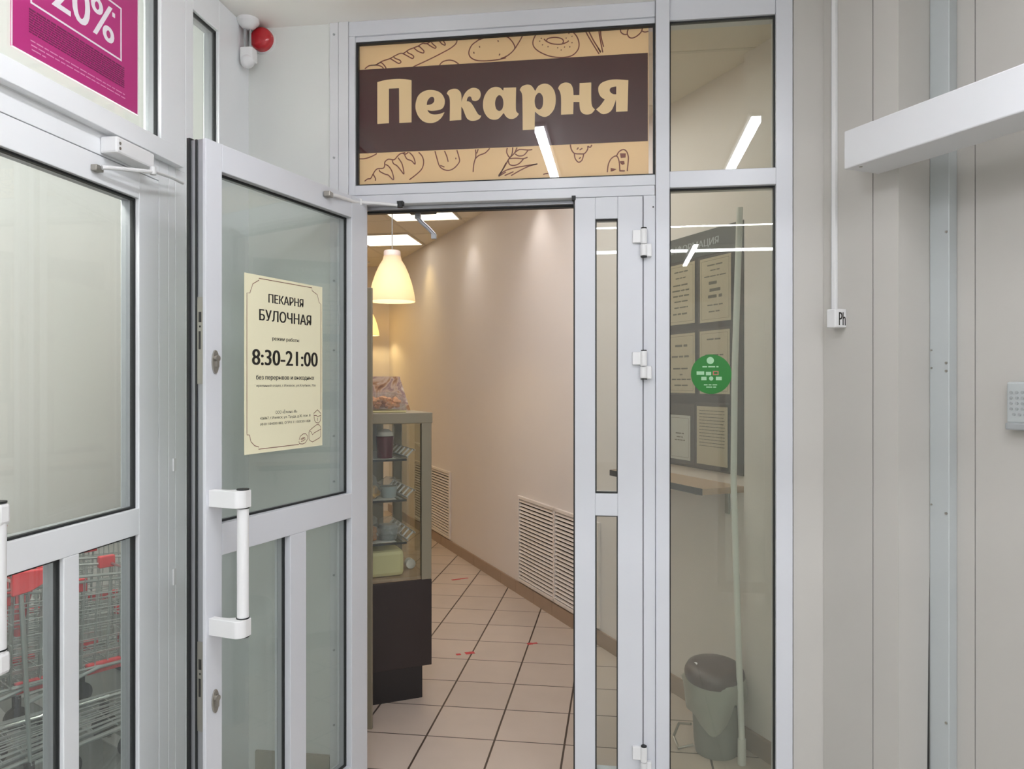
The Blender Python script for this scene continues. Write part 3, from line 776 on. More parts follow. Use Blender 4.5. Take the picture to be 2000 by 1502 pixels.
pane(w5, 2.367, 2.530, 1.131, 2.734, 0.016, M['glassleft'], 0.02)
pane(w5, 2.367, 2.530, 0.101, 1.049, 0.016, M['glassleft'], 0.02)
# the long wall beyond the entrance, out of view towards us
single(MB().box(-1.2, 1.298, 0.0, 0.06, 0, CEIL), 'wall_left', M['panel'], FR_LEFT, (0.2, 0, 0), 'white panelled wall beside the entrance door', 'wall', kind=ST)

# ------------------------------------------------------------------ signs and posters
sg = thing('bakery_sign', FR_WORLD, (-0.44, 2.80, 2.2), 'tan and dark brown bakery sign behind the transom glass over the doorway', 'sign')
MB().box(-0.975, 0.097, 2.7795, 2.788, 2.20, 2.80).build('sign_board', M['tan'], sg)
MB().box(-0.975, 0.0945, 2.778, 2.7795, 2.361, 2.675).build('brown_band', M['choc'], sg)
LETTERS_mm = LETTERS
b = MB()
names = ('П', 'е', 'к', 'а', 'р', 'н', 'я')
for loops in LETTERS_mm:
    L = [[(v.x / 1000, v.y / 1000) for v in smooth_poly(lp, 6)] for lp in loops]
    b.mesh(fill_mesh(L, 2.7774))
b.build('lettering', M['tanletter'], sg)
b = MB()
for st in STROKES:
    pts = [(v.x / 1000, v.y / 1000) for v in smooth_poly(st, 4, closed=False)] if len(st) > 2 else [(p[0] / 1000, p[1] / 1000) for p in st]
    b.strip(pts, 0.0042, 2.7788)
for st in FILLS:
    b.mesh(fill_mesh([[(p[0] / 1000, p[1] / 1000) for p in st]], 2.7788))
b.build('bread_drawings', M['line'], sg)

hs = thing('opening_hours_sign', FR_LEAF, (-0.438, -0.0, 1.284), 'cream opening hours sign 8:30-21:00 stuck on the open door glass', 'sign')
ys = 0.0245
MB().box(-0.630, -0.246, ys, ys + 0.0012, 1.2845, 1.8265).build('sign_sheet', M['signcream'], hs)
yt = ys - 0.0004
def sign_line(*a):
    b = MB(); put_text(b, *a); b.build('text_line', M['ink'], hs)
sign_line('ПЕКАРНЯ', -0.524, -0.350, 1.7475, 1.7745, yt, 0.09)
sign_line('БУЛОЧНАЯ', -0.566, -0.308, 1.6895, 1.7245, yt, 0.08)
sign_line('8:30-21:00', -0.598, -0.272, 1.553, 1.601, yt, 0.085)
sign_line('режим работы', -0.506, -0.373, 1.6285, 1.643, yt, 0.05)
sign_line('без перерывов и выходных', -0.580, -0.293, 1.505, 1.523, yt, 0.05)
sign_line('фирменный отдел, г.Ижевск, ул.Клубная, 70а', -0.588, -0.285, 1.4845, 1.4945, yt)
sign_line('ООО «Ёлкино-М»', -0.490, -0.383, 1.4015, 1.4135, yt)
sign_line('426067, г.Ижевск, ул. Труда, д.30, пом. 8', -0.562, -0.313, 1.3840, 1.3945, yt)
sign_line('ИНН 1840001882, ОГРН 1115032011828', -0.560, -0.313, 1.3670, 1.3760, yt)
b = MB()
for st in SIGNLINES: b.strip([(-p[0] / 1000, p[1] / 1000) for p in st], 0.0022, yt)
b.build('border_and_drawings', M['maroon'], hs)

po = thing('discount_poster', FR_LEFT, (1.852, 0.0, 2.288), 'magenta 20% discount poster on the transom above the entrance door', 'poster')
MB().box(1.614, 2.090, 0.012, 0.014, 2.288, 2.786).build('poster_sheet', M['magenta'], po)
b = MB()
b.box(1.614, 1.6165, 0.0112, 0.012, 2.288, 2.786); b.box(2.0875, 2.090, 0.0112, 0.012, 2.288, 2.786); b.box(1.614, 2.09, 0.0112, 0.012, 2.288, 2.290)
b.ring(1.672, 2.014, 2.416, 2.568, 0.005, 0.0112, 0.012)
put_text(b, '20%', 1.742, 1.982, 2.446, 2.548, 0.0115, 0.05)
b.box(1.974, 1.985, 0.0112, 0.012, 2.526, 2.538)
b.build('white_lettering', M['pwhite'], po)
b = MB()
for i in range(10): scribble(b, 1.668, 2.026, 2.399 - i * 0.0060, 0.0048 if i == 0 else 0.0036, 0.0114, 40 + i)
b.build('purple_small_print', M['purple'], po)
b = MB()
for i, (xa, xb) in enumerate(((1.672, 2.032), (1.674, 2.030), (1.676, 1.73))): scribble(b, xa, xb, 2.325 - i * 0.0105, 0.0045, 0.0114, 60 + i, 0.7)
b.build('pink_small_print', M['pink'], po)

# green round sticker on the side window
stt = thing('round_sticker', FR_WORLD, (0.313, Y0, 1.46), 'round green sticker with pale payment symbols on the side window', 'sticker')
b = MB(); b.cyl((0.313, Y0 + 0.0155, 1.529), (0.313, Y0 + 0.0145, 1.529), 0.0695, 48); b.build('disc', M['green'], stt)
b = MB()
yk = Y0 + 0.0142
b.cyl((0.310, yk, 1.577), (0.310, yk + 0.0002, 1.577), 0.0125, 20)
for x, z, w in ((0.276, 1.533, 0.026), (0.304, 1.531, 0.018)): b.box(x - w / 2, x + w / 2, yk, yk + 0.0003, z - 0.006, z + 0.006)
b.ring(0.319, 0.338, 1.526, 1.540, 0.003, yk, yk + 0.0003)
for x, z, w in ((0.288, 1.514, 0.018), (0.339, 1.514, 0.020)): b.box(x - w / 2, x + w / 2, yk, yk + 0.0003, z - 0.006, z + 0.006)
b.cyl((0.313, yk, 1.514), (0.313, yk + 0.0003, 1.514), 0.0075, 12)
scribble(b, 0.283, 0.338, 1.553, 0.005, yk, 3); scribble(b, 0.288, 0.336, 1.490, 0.004, yk, 4); scribble(b, 0.296, 0.330, 1.482, 0.004, yk, 5)
b.build('pale_symbols', M['stick'], stt)
b = MB(); b.ring(0.3195, 0.3375, 1.5265, 1.5395, 0.0022, yk - 0.0004, yk); b.build('red_card_symbol', M['tapered'], stt)

# ------------------------------------------------------------------ vestibule fittings
# siren and detector in the corner
fa = thing('alarm_siren', FR_WORLD, (-1.341, 2.756, 2.75), 'round red alarm siren on the white panel under the ceiling', 'alarm')
b = MB(); b.cyl((-1.341, 2.756, 2.793), (-1.341, 2.742, 2.793), 0.047, 32); b.build('base_plate', M['plastic'], fa)
b = MB(); b.lathe([(0.044, 0.0), (0.044, 0.014), (0.040, 0.024), (0.030, 0.031), (0.015, 0.0345), (0.0, 0.0355)], n=32, X=Matrix.Translation((-1.341, 2.742, 2.793)) @ Matrix.Rotation(R(90), 4, 'X')); b.build('red_dome', M['red'], fa, smooth=True)
se = thing('motion_detector', FR_WORLD, (-1.368, 2.68, 2.66), 'white motion detector on a short stalk in the ceiling corner', 'detector')
b = MB(); b.lathe([(0, CEIL), (0.040, CEIL), (0.040, CEIL - 0.012), (0.024, CEIL - 0.030), (0.010, CEIL - 0.036), (0, CEIL - 0.036)], c=(-1.368, 2.68, 0), n=24); b.build('ceiling_mount', M['plastic'], se, smooth=True)
b = MB(); b.box(-1.382, -1.374, 2.674, 2.684, 2.735, CEIL - 0.03); b.cyl((-1.360, 2.682, 2.735), (-1.360, 2.682, CEIL - 0.03), 0.0035, 8); b.build('stalk', M['plastic_grey'], se)
b = MB(); b.box(-1.392, -1.342, 2.660, 2.705, 2.686, 2.738); b.build('sensor_body', M['plastic'], se, bevel=0.006)
b = MB(); b.sphere((-1.366, 2.672, 2.686), 0.026, (1, 0.9, 0.95), 20); b.build('sensor_lens', M['plastic'], se, smooth=True)

# door closers
c1 = thing('door_closer', FR_LEFT, (1.95, -0.02, 2.11), 'white hydraulic door closer above the side entrance door', 'door closer')
MB().box(1.905, 2.075, -0.052, 0.0, 2.122, 2.168).build('closer_body', M['plastic'], c1, bevel=0.006)
b = MB(); b.cyl((1.917, -0.0535, 2.150), (1.917, -0.0515, 2.150), 0.004, 10); b.cyl((1.917, -0.0535, 2.136), (1.917, -0.0515, 2.136), 0.004, 10); b.build('closer_screws', M['steel'], c1)
b = MB(); b.box(1.868, 1.898, -0.018, 0.0, 2.066, 2.082); b.build('arm_bracket', M['steel'], c1, bevel=0.002)
b = MB(); b.tube([(1.884, -0.022, 2.076), (1.90, -0.030, 2.080), (2.05, -0.062, 2.108)], 0.006, 10); b.tube([(2.05, -0.062, 2.110), (2.16, -0.050, 2.122), (2.245, -0.036, 2.127)], 0.005, 10); b.cyl((2.05, -0.062, 2.100), (2.05, -0.062, 2.122), 0.009, 14); b.build('closer_arm', M['plastic'], c1)
c2 = thing('door_closer', FR_WORLD, (-0.95, 2.6, 2.14), 'slim white closer arm linking the open bakery door to its frame', 'door closer')
b = MB(); b.box(-0.995, -0.972, 2.478, 2.510, 2.130, 2.147); b.build('arm_bracket', M['steel'], c2, bevel=0.002)
b = MB(); b.tube([(-0.985, 2.50, 2.140), (-0.972, 2.54, 2.145), (-0.955, 2.66, 2.152), (-0.948, 2.71, 2.160)], 0.006, 10); b.tube([(-0.950, 2.71, 2.162), (-0.88, 2.715, 2.156), (-0.80, 2.722, 2.147)], 0.0055, 10); b.cyl((-0.948, 2.71, 2.150), (-0.948, 2.71, 2.172), 0.009, 14); b.build('arm_rods', M['plastic'], c2)
b = MB(); b.cyl((-0.80, 2.722, 2.139), (-0.80, 2.722, 2.159), 0.010, 14); b.box(-0.812, -0.79, 2.722, 2.744, 2.150, 2.164); b.build('arm_pivot', M['rubber'], c2)

# white box beam across the pillar
bm_ = thing('box_beam', FR_WALL, (6.1, -0.24, 2.155), 'long white box-section beam jutting from the pillar at head height', 'beam')
MB().box(5.366, 7.2, -0.312, -0.168, 2.155, 2.272).build('casing', M['frame2'], bm_, bevel=0.004)
b = MB(); b.cyl((5.41, -0.29, 2.155), (5.41, -0.29, 2.153), 0.005, 12); b.build('screw_head', M['steel'], bm_)
# cable trunking and its end box
ct = thing('cable_trunking', FR_WALL, (5.21, -0.17, 1.74), 'thin white cable trunking running down the pillar face to a small box', 'trunking')
MB().box(5.186, 5.203, -0.181, -0.168, 1.70, CEIL).build('trunking_body', M['plastic'], ct, bevel=0.002)
MB().box(5.1865, 5.188, -0.1815, -0.181, 1.70, CEIL).build('lid_joint', M['plastic_grey'], ct)
jb = thing('junction_box', FR_WALL, (5.223, -0.19, 1.681), 'small white junction box lettered Ph at the foot of the cable trunking', 'junction box')
MB().box(5.2035, 5.240, -0.2185, -0.168, 1.681, 1.742).build('box_body', M['plastic'], jb, bevel=0.003)
FRB = Matrix.Translation((5.2403, -0.2185, 0)) @ Matrix.Rotation(R(90), 4, 'Z')
b = MB(); put_text(b, 'Ph', 0.016, 0.046, 1.688, 1.731, 0.0, 0.03); b.bm.transform(FRB); b.build('lettering', M['ink'], jb)

# keypad on the far right wall
kp = thing('alarm_keypad', FR_WALL, (5.71, -0.02, 1.366), 'pale grey alarm keypad with two columns of buttons on the right wall', 'keypad')
MB().box(5.680, 5.792, -0.028, 0.0, 1.384, 1.502).build('keypad_body', M['plastic_grey'] if False else M['greyprof'], kp, bevel=0.006)
MB().box(5.680, 5.792, -0.034, 0.0, 1.366, 1.386).build('hinged_lower_lid', M['plastic_grey'], kp, bevel=0.004)
b = MB()
for i in range(4):
    for j in range(3): b.cyl((5.695 + j * 0.016, -0.028, 1.472 - i * 0.0155), (5.695 + j * 0.016, -0.031, 1.472 - i * 0.0155), 0.0042, 12)
for j in range(3): b.cyl((5.703 + j * 0.016, -0.028, 1.410), (5.703 + j * 0.016, -0.031, 1.410), 0.0042, 12)
b.build('buttons', M['plastic_grey'], kp)

# ceiling battens of the vestibule and line lights of the hall (most show as reflections in the glass)
for x, lab in ((-0.418, 'slim batten light on the vestibule ceiling mirrored in the sign glass'), (0.664, 'slim batten light on the vestibule ceiling mirrored in the side window')):
    t = thing('batten_light', FR_WORLD, (x, 1.0, 2.80), lab, 'ceiling light', 'vestibule batten lights')
    MB().box(x - 0.035, x + 0.035, 0.40, 1.60, 2.822, CEIL).build('housing', M['plastic'], t)
    MB().box(x - 0.024, x + 0.024, 0.41, 1.59, 2.790, 2.822).build('diffuser', M['lamp_batten'], t, bevel=0.004)
for y, lab in ((-4.1, 'long line light across the hall ceiling, nearer of the two long ones'), (-5.98, 'long line light across the hall ceiling, farther of the two long ones')):
    t = thing('line_light', FR_WORLD, (0, y, 3.4), lab, 'ceiling light', 'hall line lights')
    MB().box(-8, 8, y - 0.09, y + 0.09, 3.44, 3.498).build('housing', M['plastic'], t)
    MB().box(-8, 8, y - 0.07, y + 0.07, 3.42, 3.44).build('diffuser', M['lamp_line'], t)
t = thing('line_light', FR_WORLD, (0, -2.5, 3.4), 'added short fill line light across the hall ceiling just behind the vestibule', 'ceiling light', 'hall line lights')  # added for frontal light; its mirror image falls on the transom bar
MB().box(-3, 3, -2.59, -2.41, 3.44, 3.498).build('housing', M['plastic'], t)
MB().box(-3, 3, -2.57, -2.43, 3.42, 3.44).build('diffuser', M['lamp_line'], t)
t = thing('line_light', FR_WORLD, (1.0, -5.6, 3.3), 'short line light running lengthwise under the hall ceiling', 'ceiling light', 'hall line lights')
MB().box(0.96, 1.04, -6.9, -5.05, 3.36, 3.42).build('housing', M['plastic'], t)
MB().box(0.97, 1.03, -6.9, -5.05, 3.34, 3.36).build('diffuser', M['lamp_line'], t)

for y, lab in ((1.2, 'added large fill panel over the near end of the trolley bay'), (3.0, 'added large fill panel over the middle of the trolley bay'), (4.8, 'added large fill panel over the far end of the trolley bay')):
    t = thing('bay_fill_light', FR_WORLD, (-1.85, y, 4.9), lab, 'ceiling light', 'added trolley bay fill lights')  # unseen panels added to light up the trolley bay
    MB().box(-2.15, -1.55, y - 0.75, y + 0.75, 4.92, 4.98).build('housing', M['plastic'], t)
    MB().box(-2.14, -1.56, y - 0.74, y + 0.74, 4.90, 4.92).build('diffuser', M['lamp_bay_fill'], t)

t = thing('header_fill_light', FR_WORLD, (-1.5, 1.75, 2.12), 'added unseen fill batten on the outer side of the header above the entrance door', 'added fill light')  # batten added out of sight behind the header to brighten the bay wall
MB().box(-1.49, -1.46, 0.9, 2.6, 2.125, 2.215).build('housing', M['plastic'], t)
MB().box(-1.52, -1.49, 0.92, 2.58, 2.13, 2.21).build('diffuser', M['lamp_header_fill'], t)

# ------------------------------------------------------------------ inside the bakery
# fluorescent panels in the suspended ceiling
k = 0
panel_notes = {(0, 0): 'square ceiling light panel seen just under the doorway head', (-1, 1): 'square ceiling light panel farther back behind the pendant lamp'}
for (i, j) in ((0, 0), (-1, 1), (-2, 2), (1, -3), (0, -3), (2, -4), (-3, 0)):
    x0 = -1.845 + 0.6 * i; y0 = (5.66 if (i, j) == (0, 0) else 6.75 if (i, j) == (-1, 1) else 5.66 + 0.6 * j)
    lab = panel_notes.get((i, j), 'square ceiling light panel hidden above the bakery doorway')
    t = thing('ceiling_light', FR_WORLD, (x0 + 0.265, y0 + 0.265, 2.84), lab, 'ceiling light', 'bakery ceiling panels')
    MB().ring(x0 - 0.015, x0 + 0.545, 0, 0, 0, 0, 0) if False else None
    b = MB()
    for a0, a1, c0, c1 in ((x0 - 0.015, x0, y0 - 0.015, y0 + 0.545), (x0 + 0.53, x0 + 0.545, y0 - 0.015, y0 + 0.545), (x0, x0 + 0.53, y0 - 0.015, y0), (x0, x0 + 0.53, y0 + 0.53, y0 + 0.545)):
        b.box(a0, a1, c0, c1, 2.838, 2.855)
    b.build('light_frame', M['grid'], t)
    MB().box(x0, x0 + 0.53, y0, y0 + 0.53, 2.842, 2.854).build('diffuser', M['lamp_fluo'] if j < 0 else M['lamp_fluo_back'], t)

# pendant lamps
for (x, y, lab) in ((-1.475, 4.84, 'nearer bell-shaped white pendant lamp hanging over the showcase'), (-2.835, 8.30, 'farther bell-shaped white pendant lamp by the back wall')):
    t = thing('pendant_lamp', FR_WORLD, (x, y, 2.02), lab, 'pendant lamp', 'bakery pendant lamps')
    b = MB(); b.cyl((x, y, 2.36), (x, y, 2.84), 0.0035, 8); b.build('cord', M['plastic_grey'], t)
    b = MB(); b.lathe([(0, 2.855), (0.045, 2.855), (0.045, 2.84), (0.01, 2.825), (0, 2.825)], c=(x, y, 0), n=24); b.build('canopy', M['plastic'], t, smooth=True)
    prof = [(0.002, 2.358), (0.050, 2.357), (0.054, 2.350), (0.055, 2.322), (0.062, 2.296), (0.085, 2.258), (0.108, 2.205), (0.128, 2.145), (0.142, 2.085), (0.149, 2.040), (0.150, 2.026)]
    inner = [(r - 0.003, z) for r, z in prof[::-1]]
    b = MB(); b.lathe(prof[3:] + inner[:-3], c=(x, y, 0), n=40); sh = b.build('lamp_shade', M['shade'], t, smooth=True)
    b = MB(); b.lathe(prof[:4], c=(x, y, 0), n=40); b.build('shade_neck', M['shadetop'], t, smooth=True)
    b = MB(); b.sphere((x, y, 2.17), 0.03, n=16); b.cyl((x, y, 2.19), (x, y, 2.33), 0.018, 16); b.build('bulb', M['plastic'], t, smooth=True)
    ld = bpy.data.lights.new('pendant_glow', 'POINT'); ld.energy = 6 if y < 6 else 7; ld.color = (1.0, 0.76, 0.36); ld.shadow_soft_size = 0.035
    lo = bpy.data.objects.new('pendant_glow', ld); COL.objects.link(lo); lo.location = (x, y, 2.115)

# downlights that graze the slanting wall
for s, warm, e, lab in ((-0.05, True, 14, 'warm recessed downlight far along the cream wall'), (1.18, False, 9, 'recessed downlight halfway along the cream wall'), (2.5, False, 8, 'recessed downlight nearest the doorway above the cream wall')):
    t = thing('downlight', FR_WALL, (s, -0.22, 2.83), lab, 'downlight', 'wall-washing downlights')
    b = MB(); b.lathe([(0.030, 2.856), (0.030, 2.850), (0.044, 2.847), (0.046, 2.853), (0.046, 2.856)], c=(s, -0.22, 0), n=24); b.build('trim_ring', M['plastic'], t, smooth=True)
    b = MB(); b.cyl((s, -0.22, 2.853), (s, -0.22, 2.8545), 0.03, 20); b.build('lens', M['down_warm'], t)
    ld = bpy.data.lights.new('downlight_beam', 'SPOT'); ld.energy = e; ld.spot_size = R(80); ld.spot_blend = 1.0; ld.shadow_soft_size = 0.03
    ld.color = (1.0, 0.72, 0.28) if warm else (1.0, 0.95, 0.93)
    lo = bpy.data.objects.new('downlight_beam', ld); COL.objects.link(lo)
    lo.matrix_world = FR_WALL @ Matrix.Translation((s, -0.22, 2.84)) @ Matrix.Rotation(R(14), 4, 'X')

for (s, yy, lab) in ((-0.9, -0.75, 'added wide warm fill downlight over the far end of the bakery'), (-1.1, -1.9, 'added wide warm fill downlight near the back wall')):
    t = thing('downlight', FR_WALL, (s, yy, 2.83), lab, 'downlight', 'added warm fill downlights')  # unseen lamps added to warm the rear of the shop
    b = MB(); b.lathe([(0.05, 2.856), (0.05, 2.850), (0.066, 2.847), (0.068, 2.853), (0.068, 2.856)], c=(s, yy, 0), n=24); b.build('trim_ring', M['plastic'], t, smooth=True)
    b = MB(); b.cyl((s, yy, 2.853), (s, yy, 2.8545), 0.05, 20); b.build('lens', M['down_warm'], t)
    ld = bpy.data.lights.new('downlight_beam', 'SPOT'); ld.energy = 34; ld.spot_size = R(150); ld.spot_blend = 1.0; ld.shadow_soft_size = 0.06; ld.color = (1.0, 0.60, 0.12)
    lo = bpy.data.objects.new('downlight_beam', ld); COL.objects.link(lo)
    lo.matrix_world = FR_WALL @ Matrix.Translation((s, yy, 2.84))

# bent arm under the doorway head
t = thing('hanging_arm', FR_WORLD, (-0.74, 2.86, 2.1), 'bent grey metal arm hanging inside the doorway head', 'bracket')
b = MB(); b.box(-0.80, -0.70, 2.835, 2.875, 2.145, 2.156); b.build('mounting_plate', M['rubber'], t)
b = MB(); b.box(-0.778, -0.758, 2.845, 2.862, 2.125, 2.147); b.tube([(-0.768, 2.853, 2.128), (-0.755, 2.855, 2.112), (-0.728, 2.857, 2.088), (-0.706, 2.859, 2.064)], 0.008, 10); b.box(-0.716, -0.698, 2.852, 2.868, 2.048, 2.066); b.build('bent_bar', M['alu'], t)

# ventilation grilles in the slanting wall
for s0, lab in ((-0.555, 'white louvred wall grille farther away beside the showcase'), (2.148, 'white louvred wall grille nearest the doorway')):
    t = thing('wall_grille', FR_WALL, (s0 + 0.58, -0.01, 0.098), lab, 'ventilation grille', 'wall grilles')
    s1 = s0 + 1.163; z0, z1 = 0.098, 0.70; sm = s0 + 0.5815
    b = MB(); b.ring(s0, s1, z0, z1, 0.022, -0.018, 0.0); b.box(sm - 0.012, sm + 0.012, -0.018, 0, z0, z1); b.build('grille_frame', M['grille'], t, bevel=0.002)
    MB().box(s0 + 0.01, s1 - 0.01, -0.003, -0.0005, z0 + 0.01, z1 - 0.01).build('dark_backing', M['dark'], t)
    for a0, a1 in ((s0 + 0.022, sm - 0.012), (sm + 0.012, s1 - 0.022)):
        b = MB()
        n = 22
        for i in range(n):
            zc = z0 + 0.022 + (z1 - z0 - 0.044) * (i + 0.5) / n
            X = Matrix.Translation(((a0 + a1) / 2, -0.010, zc)) @ Matrix.Rotation(R(-38), 4, 'X')
            b.box(-(a1 - a0) / 2, (a1 - a0) / 2, -0.008, 0.008, -0.0012, 0.0012, X) if False else b.box(-(a1 - a0) / 2, (a1 - a0) / 2, -0.0012, 0.0012, -0.0085, 0.0085, X)
        b.build('louvre_panel', M['grille'], t)

# information board with its papers
ib = thing('information_board', FR_WALL, (4.14, -0.01, 1.10), 'dark brown information board with grey header on the slanting wall', 'notice board')
MB().box(3.74, 4.545, -0.014, 0.0, 1.105, 2.185).build('backing_panel', M['board'], ib)
MB().box(3.74, 4.545, -0.017, -0.014, 2.075, 2.185).build('header_strip', M['boardhead'], ib)
b = MB(); put_text(b, 'ИНФОРМАЦИЯ', 3.995, 4.385, 2.108, 2.148, -0.0175, 0.05); b.build('lettering', M['stick'] if False else M['plastic_grey'], ib)
b = MB()
for x0, x1, z0, z1 in ((3.990, 4.222, 1.765, 2.068), (4.240, 4.478, 1.765, 2.068), (3.990, 4.222, 1.44, 1.742), (4.240, 4.478, 1.44, 1.742), (3.985, 4.215, 1.115, 1.40), (4.222, 4.46, 1.115, 1.41)):
    b.box(x0, x1, -0.0215, -0.0205, z0, z1)
b.build('clear_pockets', M['clearpocket'], ib)
def paper(x0, x1, z0, z1, m, lab, lines, border=True):
    t = thing('notice_sheet', FR_WALL, ((x0 + x1) / 2, -0.018, z0), lab, 'notice', 'sheets on the information board')
    MB().box(x0, x1, -0.0185, -0.0178, z0, z1).build('sheet', m, t)
    b = MB()
    if border: b.ring(x0 + 0.012, x1 - 0.012, z0 + 0.012, z1 - 0.012, 0.0012, -0.0190, -0.0187)
    for i, (f, wd, hh) in enumerate(lines):
        xc = (x0 + x1) / 2; z = z1 - f * (z1 - z0)
        scribble(b, xc - wd * (x1 - x0) / 2, xc + wd * (x1 - x0) / 2, z, hh, -0.0189, int(x0 * 1000) + i, 0.75)
    b.build('small_print', M['inksoft'], t)
L1 = [(0.14, .5, .008), (0.24, .4, .007), (0.36, .6, .009), (0.45, .65, .009), (0.54, .6, .009), (0.63, .5, .008), (0.73, .5, .008), (0.84, .6, .010)]
L2 = [(0.13, .5, .008), (0.21, .3, .007), (0.30, .7, .007), (0.42, .4, .018), (0.53, .35, .018), (0.63, .45, .018), (0.75, .5, .008), (0.85, .4, .008)]
L3 = [(0.22, .45, .014), (0.40, .7, .012), (0.60, .6, .009), (0.70, .1, .008), (0.78, .7, .008), (0.88, .5, .008)]
L4 = [(0.15, .5, .009), (0.40, .6, .009), (0.50, .4, .009), (0.62, .5, .009)]
paper(4.000, 4.212, 1.775, 2.060, M['paper'], 'cream bordered sheet in the top row farther from the window frame', L1)
paper(4.252, 4.468, 1.770, 2.058, M['paper'], 'cream bordered sheet with three bold lines in the top row', L2)
paper(4.000, 4.214, 1.450, 1.730, M['paper'], 'cream bordered sheet in the middle row left of the green sticker', L3)
paper(4.250, 4.460, 1.449, 1.732, M['paper'], 'cream bordered sheet in the middle row behind the green sticker', L4)
paper(4.015, 4.178, 1.135, 1.345, M['paperw'], 'small white sheet with corner marks in the bottom row above the shelf', [(0.42, .4, .007), (0.50, .3, .006), (0.57, .5, .006)])
paper(4.228, 4.446, 1.130, 1.392, M['paper'], 'curling cream sheet full of print lines in the bottom row above the shelf', [(0.08 + 0.055 * i, 0.82, .0042) for i in range(12)], False)

# shelf under the board
sh = thing('wall_shelf', FR_WALL, (4.15, -0.1, 1.03), 'tan laminate wall shelf with dark front edge under the information board', 'shelf')
MB().box(3.781, 4.530, -0.214, 0.0, 1.034, 1.060).build('shelf_board', M['shelf'], sh)
MB().box(3.779, 4.531, -0.2165, -0.214, 1.033, 1.061).build('front_edge_band', M['shelfedge'], sh)
MB().box(3.7785, 3.781, -0.214, 0.0, 1.033, 1.061).build('end_edge_band', M['redbrown'], sh)
for s in (3.86, 4.42):
    b = MB(); b.box(s, s + 0.02, -0.18, 0, 1.022, 1.034); b.box(s, s + 0.02, -0.012, 0, 0.93, 1.034)
    b.build('bracket', M['steel'], sh)

# waste bin
bx, by = 4.59, -0.19
bn = thing('pedal_bin', FR_WALL, (bx, by, 0), 'grey pedal bin with dark brown lid behind the side window', 'bin')
b = MB(); b.lathe([(0, 0), (0.082, 0), (0.086, 0.012), (0.088, 0.04), (0.104, 0.295), (0.107, 0.305), (0.102, 0.305), (0.09, 0.05), (0, 0.05)], c=(bx, by, 0), n=36); b.build('bin_body', M['bingrey'], bn, smooth=True)
b = MB()
n = 48
for zz in (0,):
    prof = []
    rings = []
    for q, (z, r) in enumerate(((0.30, 0.109), (0.31, 0.114), (0.275, 0.118), (0.23, 0.115), (0.185, 0.110), (0.165, 0.106))):
        ring = []
        for k_ in range(n):
            a = 2 * math.pi * k_ / n
            w = r + (0.005 * math.sin(5 * a + q) + 0.003 * math.sin(11 * a + 2 * q) + (0.022 * max(0, math.cos(a - 3.6)) ** 3) if q > 1 else 0)
            sag = (0.05 * math.sin(a * 2 + 0.7) + 0.03 * math.sin(3 * a)) if q >= 4 else 0.012 * math.sin(3 * a + q) * (q > 1)
            ring.append(b.bm.verts.new((bx + w * math.cos(a), by + w * math.sin(a), z + sag)))
        rings.append(ring)
    for A, B in zip(rings, rings[1:]):
        for k_ in range(n): b.bm.faces.new((A[k_], A[(k_ + 1) % n], B[(k_ + 1) % n], B[k_]))
b.build('bin_liner', M['bag'], bn, smooth=True)
TL = Matrix.Translation((bx - 0.004, by - 0.006, 0.318)) @ Matrix.Rotation(R(7), 4, Vector((0.4, 1, 0)))
b = MB(); b.lathe([(0.117, -0.018), (0.120, -0.004), (0.119, 0.010), (0.110, 0.028), (0.086, 0.040), (0.05, 0.045), (0, 0.047)], n=40, X=TL); b.build('bin_lid', M['binlid'], bn, smooth=True)
b = MB(); b.cyl(TL @ Vector((-0.03, -0.075, 0.034)), TL @ Vector((-0.0305, -0.077, 0.0395)), 0.012, 20); b.build('lid_sticker', M['pwhite'], bn)
b = MB(); b.tube([(bx - 0.06, by - 0.08, 0.10), (bx - 0.115, by - 0.10, 0.085), (bx - 0.125, by - 0.12, 0.03), (bx - 0.06, by - 0.14, 0.012), (bx - 0.03, by - 0.09, 0.03)], 0.006, 8); b.build('pedal', M['steel'], bn)

# white standing pipe by the jut
pp = thing('standing_pipe', FR_WALL, (4.68, -0.15, 0), 'thin white pipe standing in front of the bin and board', 'pipe')
b = MB(); b.tube([(4.716, -0.165, 0.085), (4.715, -0.165, 0.12), (4.697, -0.165, 0.45), (4.667, -0.165, 1.10), (4.674, -0.165, 1.55), (4.704, -0.165, 2.19)], 0.0125, 12); b.build('pipe_tube', M['pipe'], pp, smooth=True)
b = MB(); b.cyl((4.716, -0.165, 0.0), (4.716, -0.165, 0.10), 0.016, 16); b.build('end_cap', M['pipe'], pp, smooth=True)

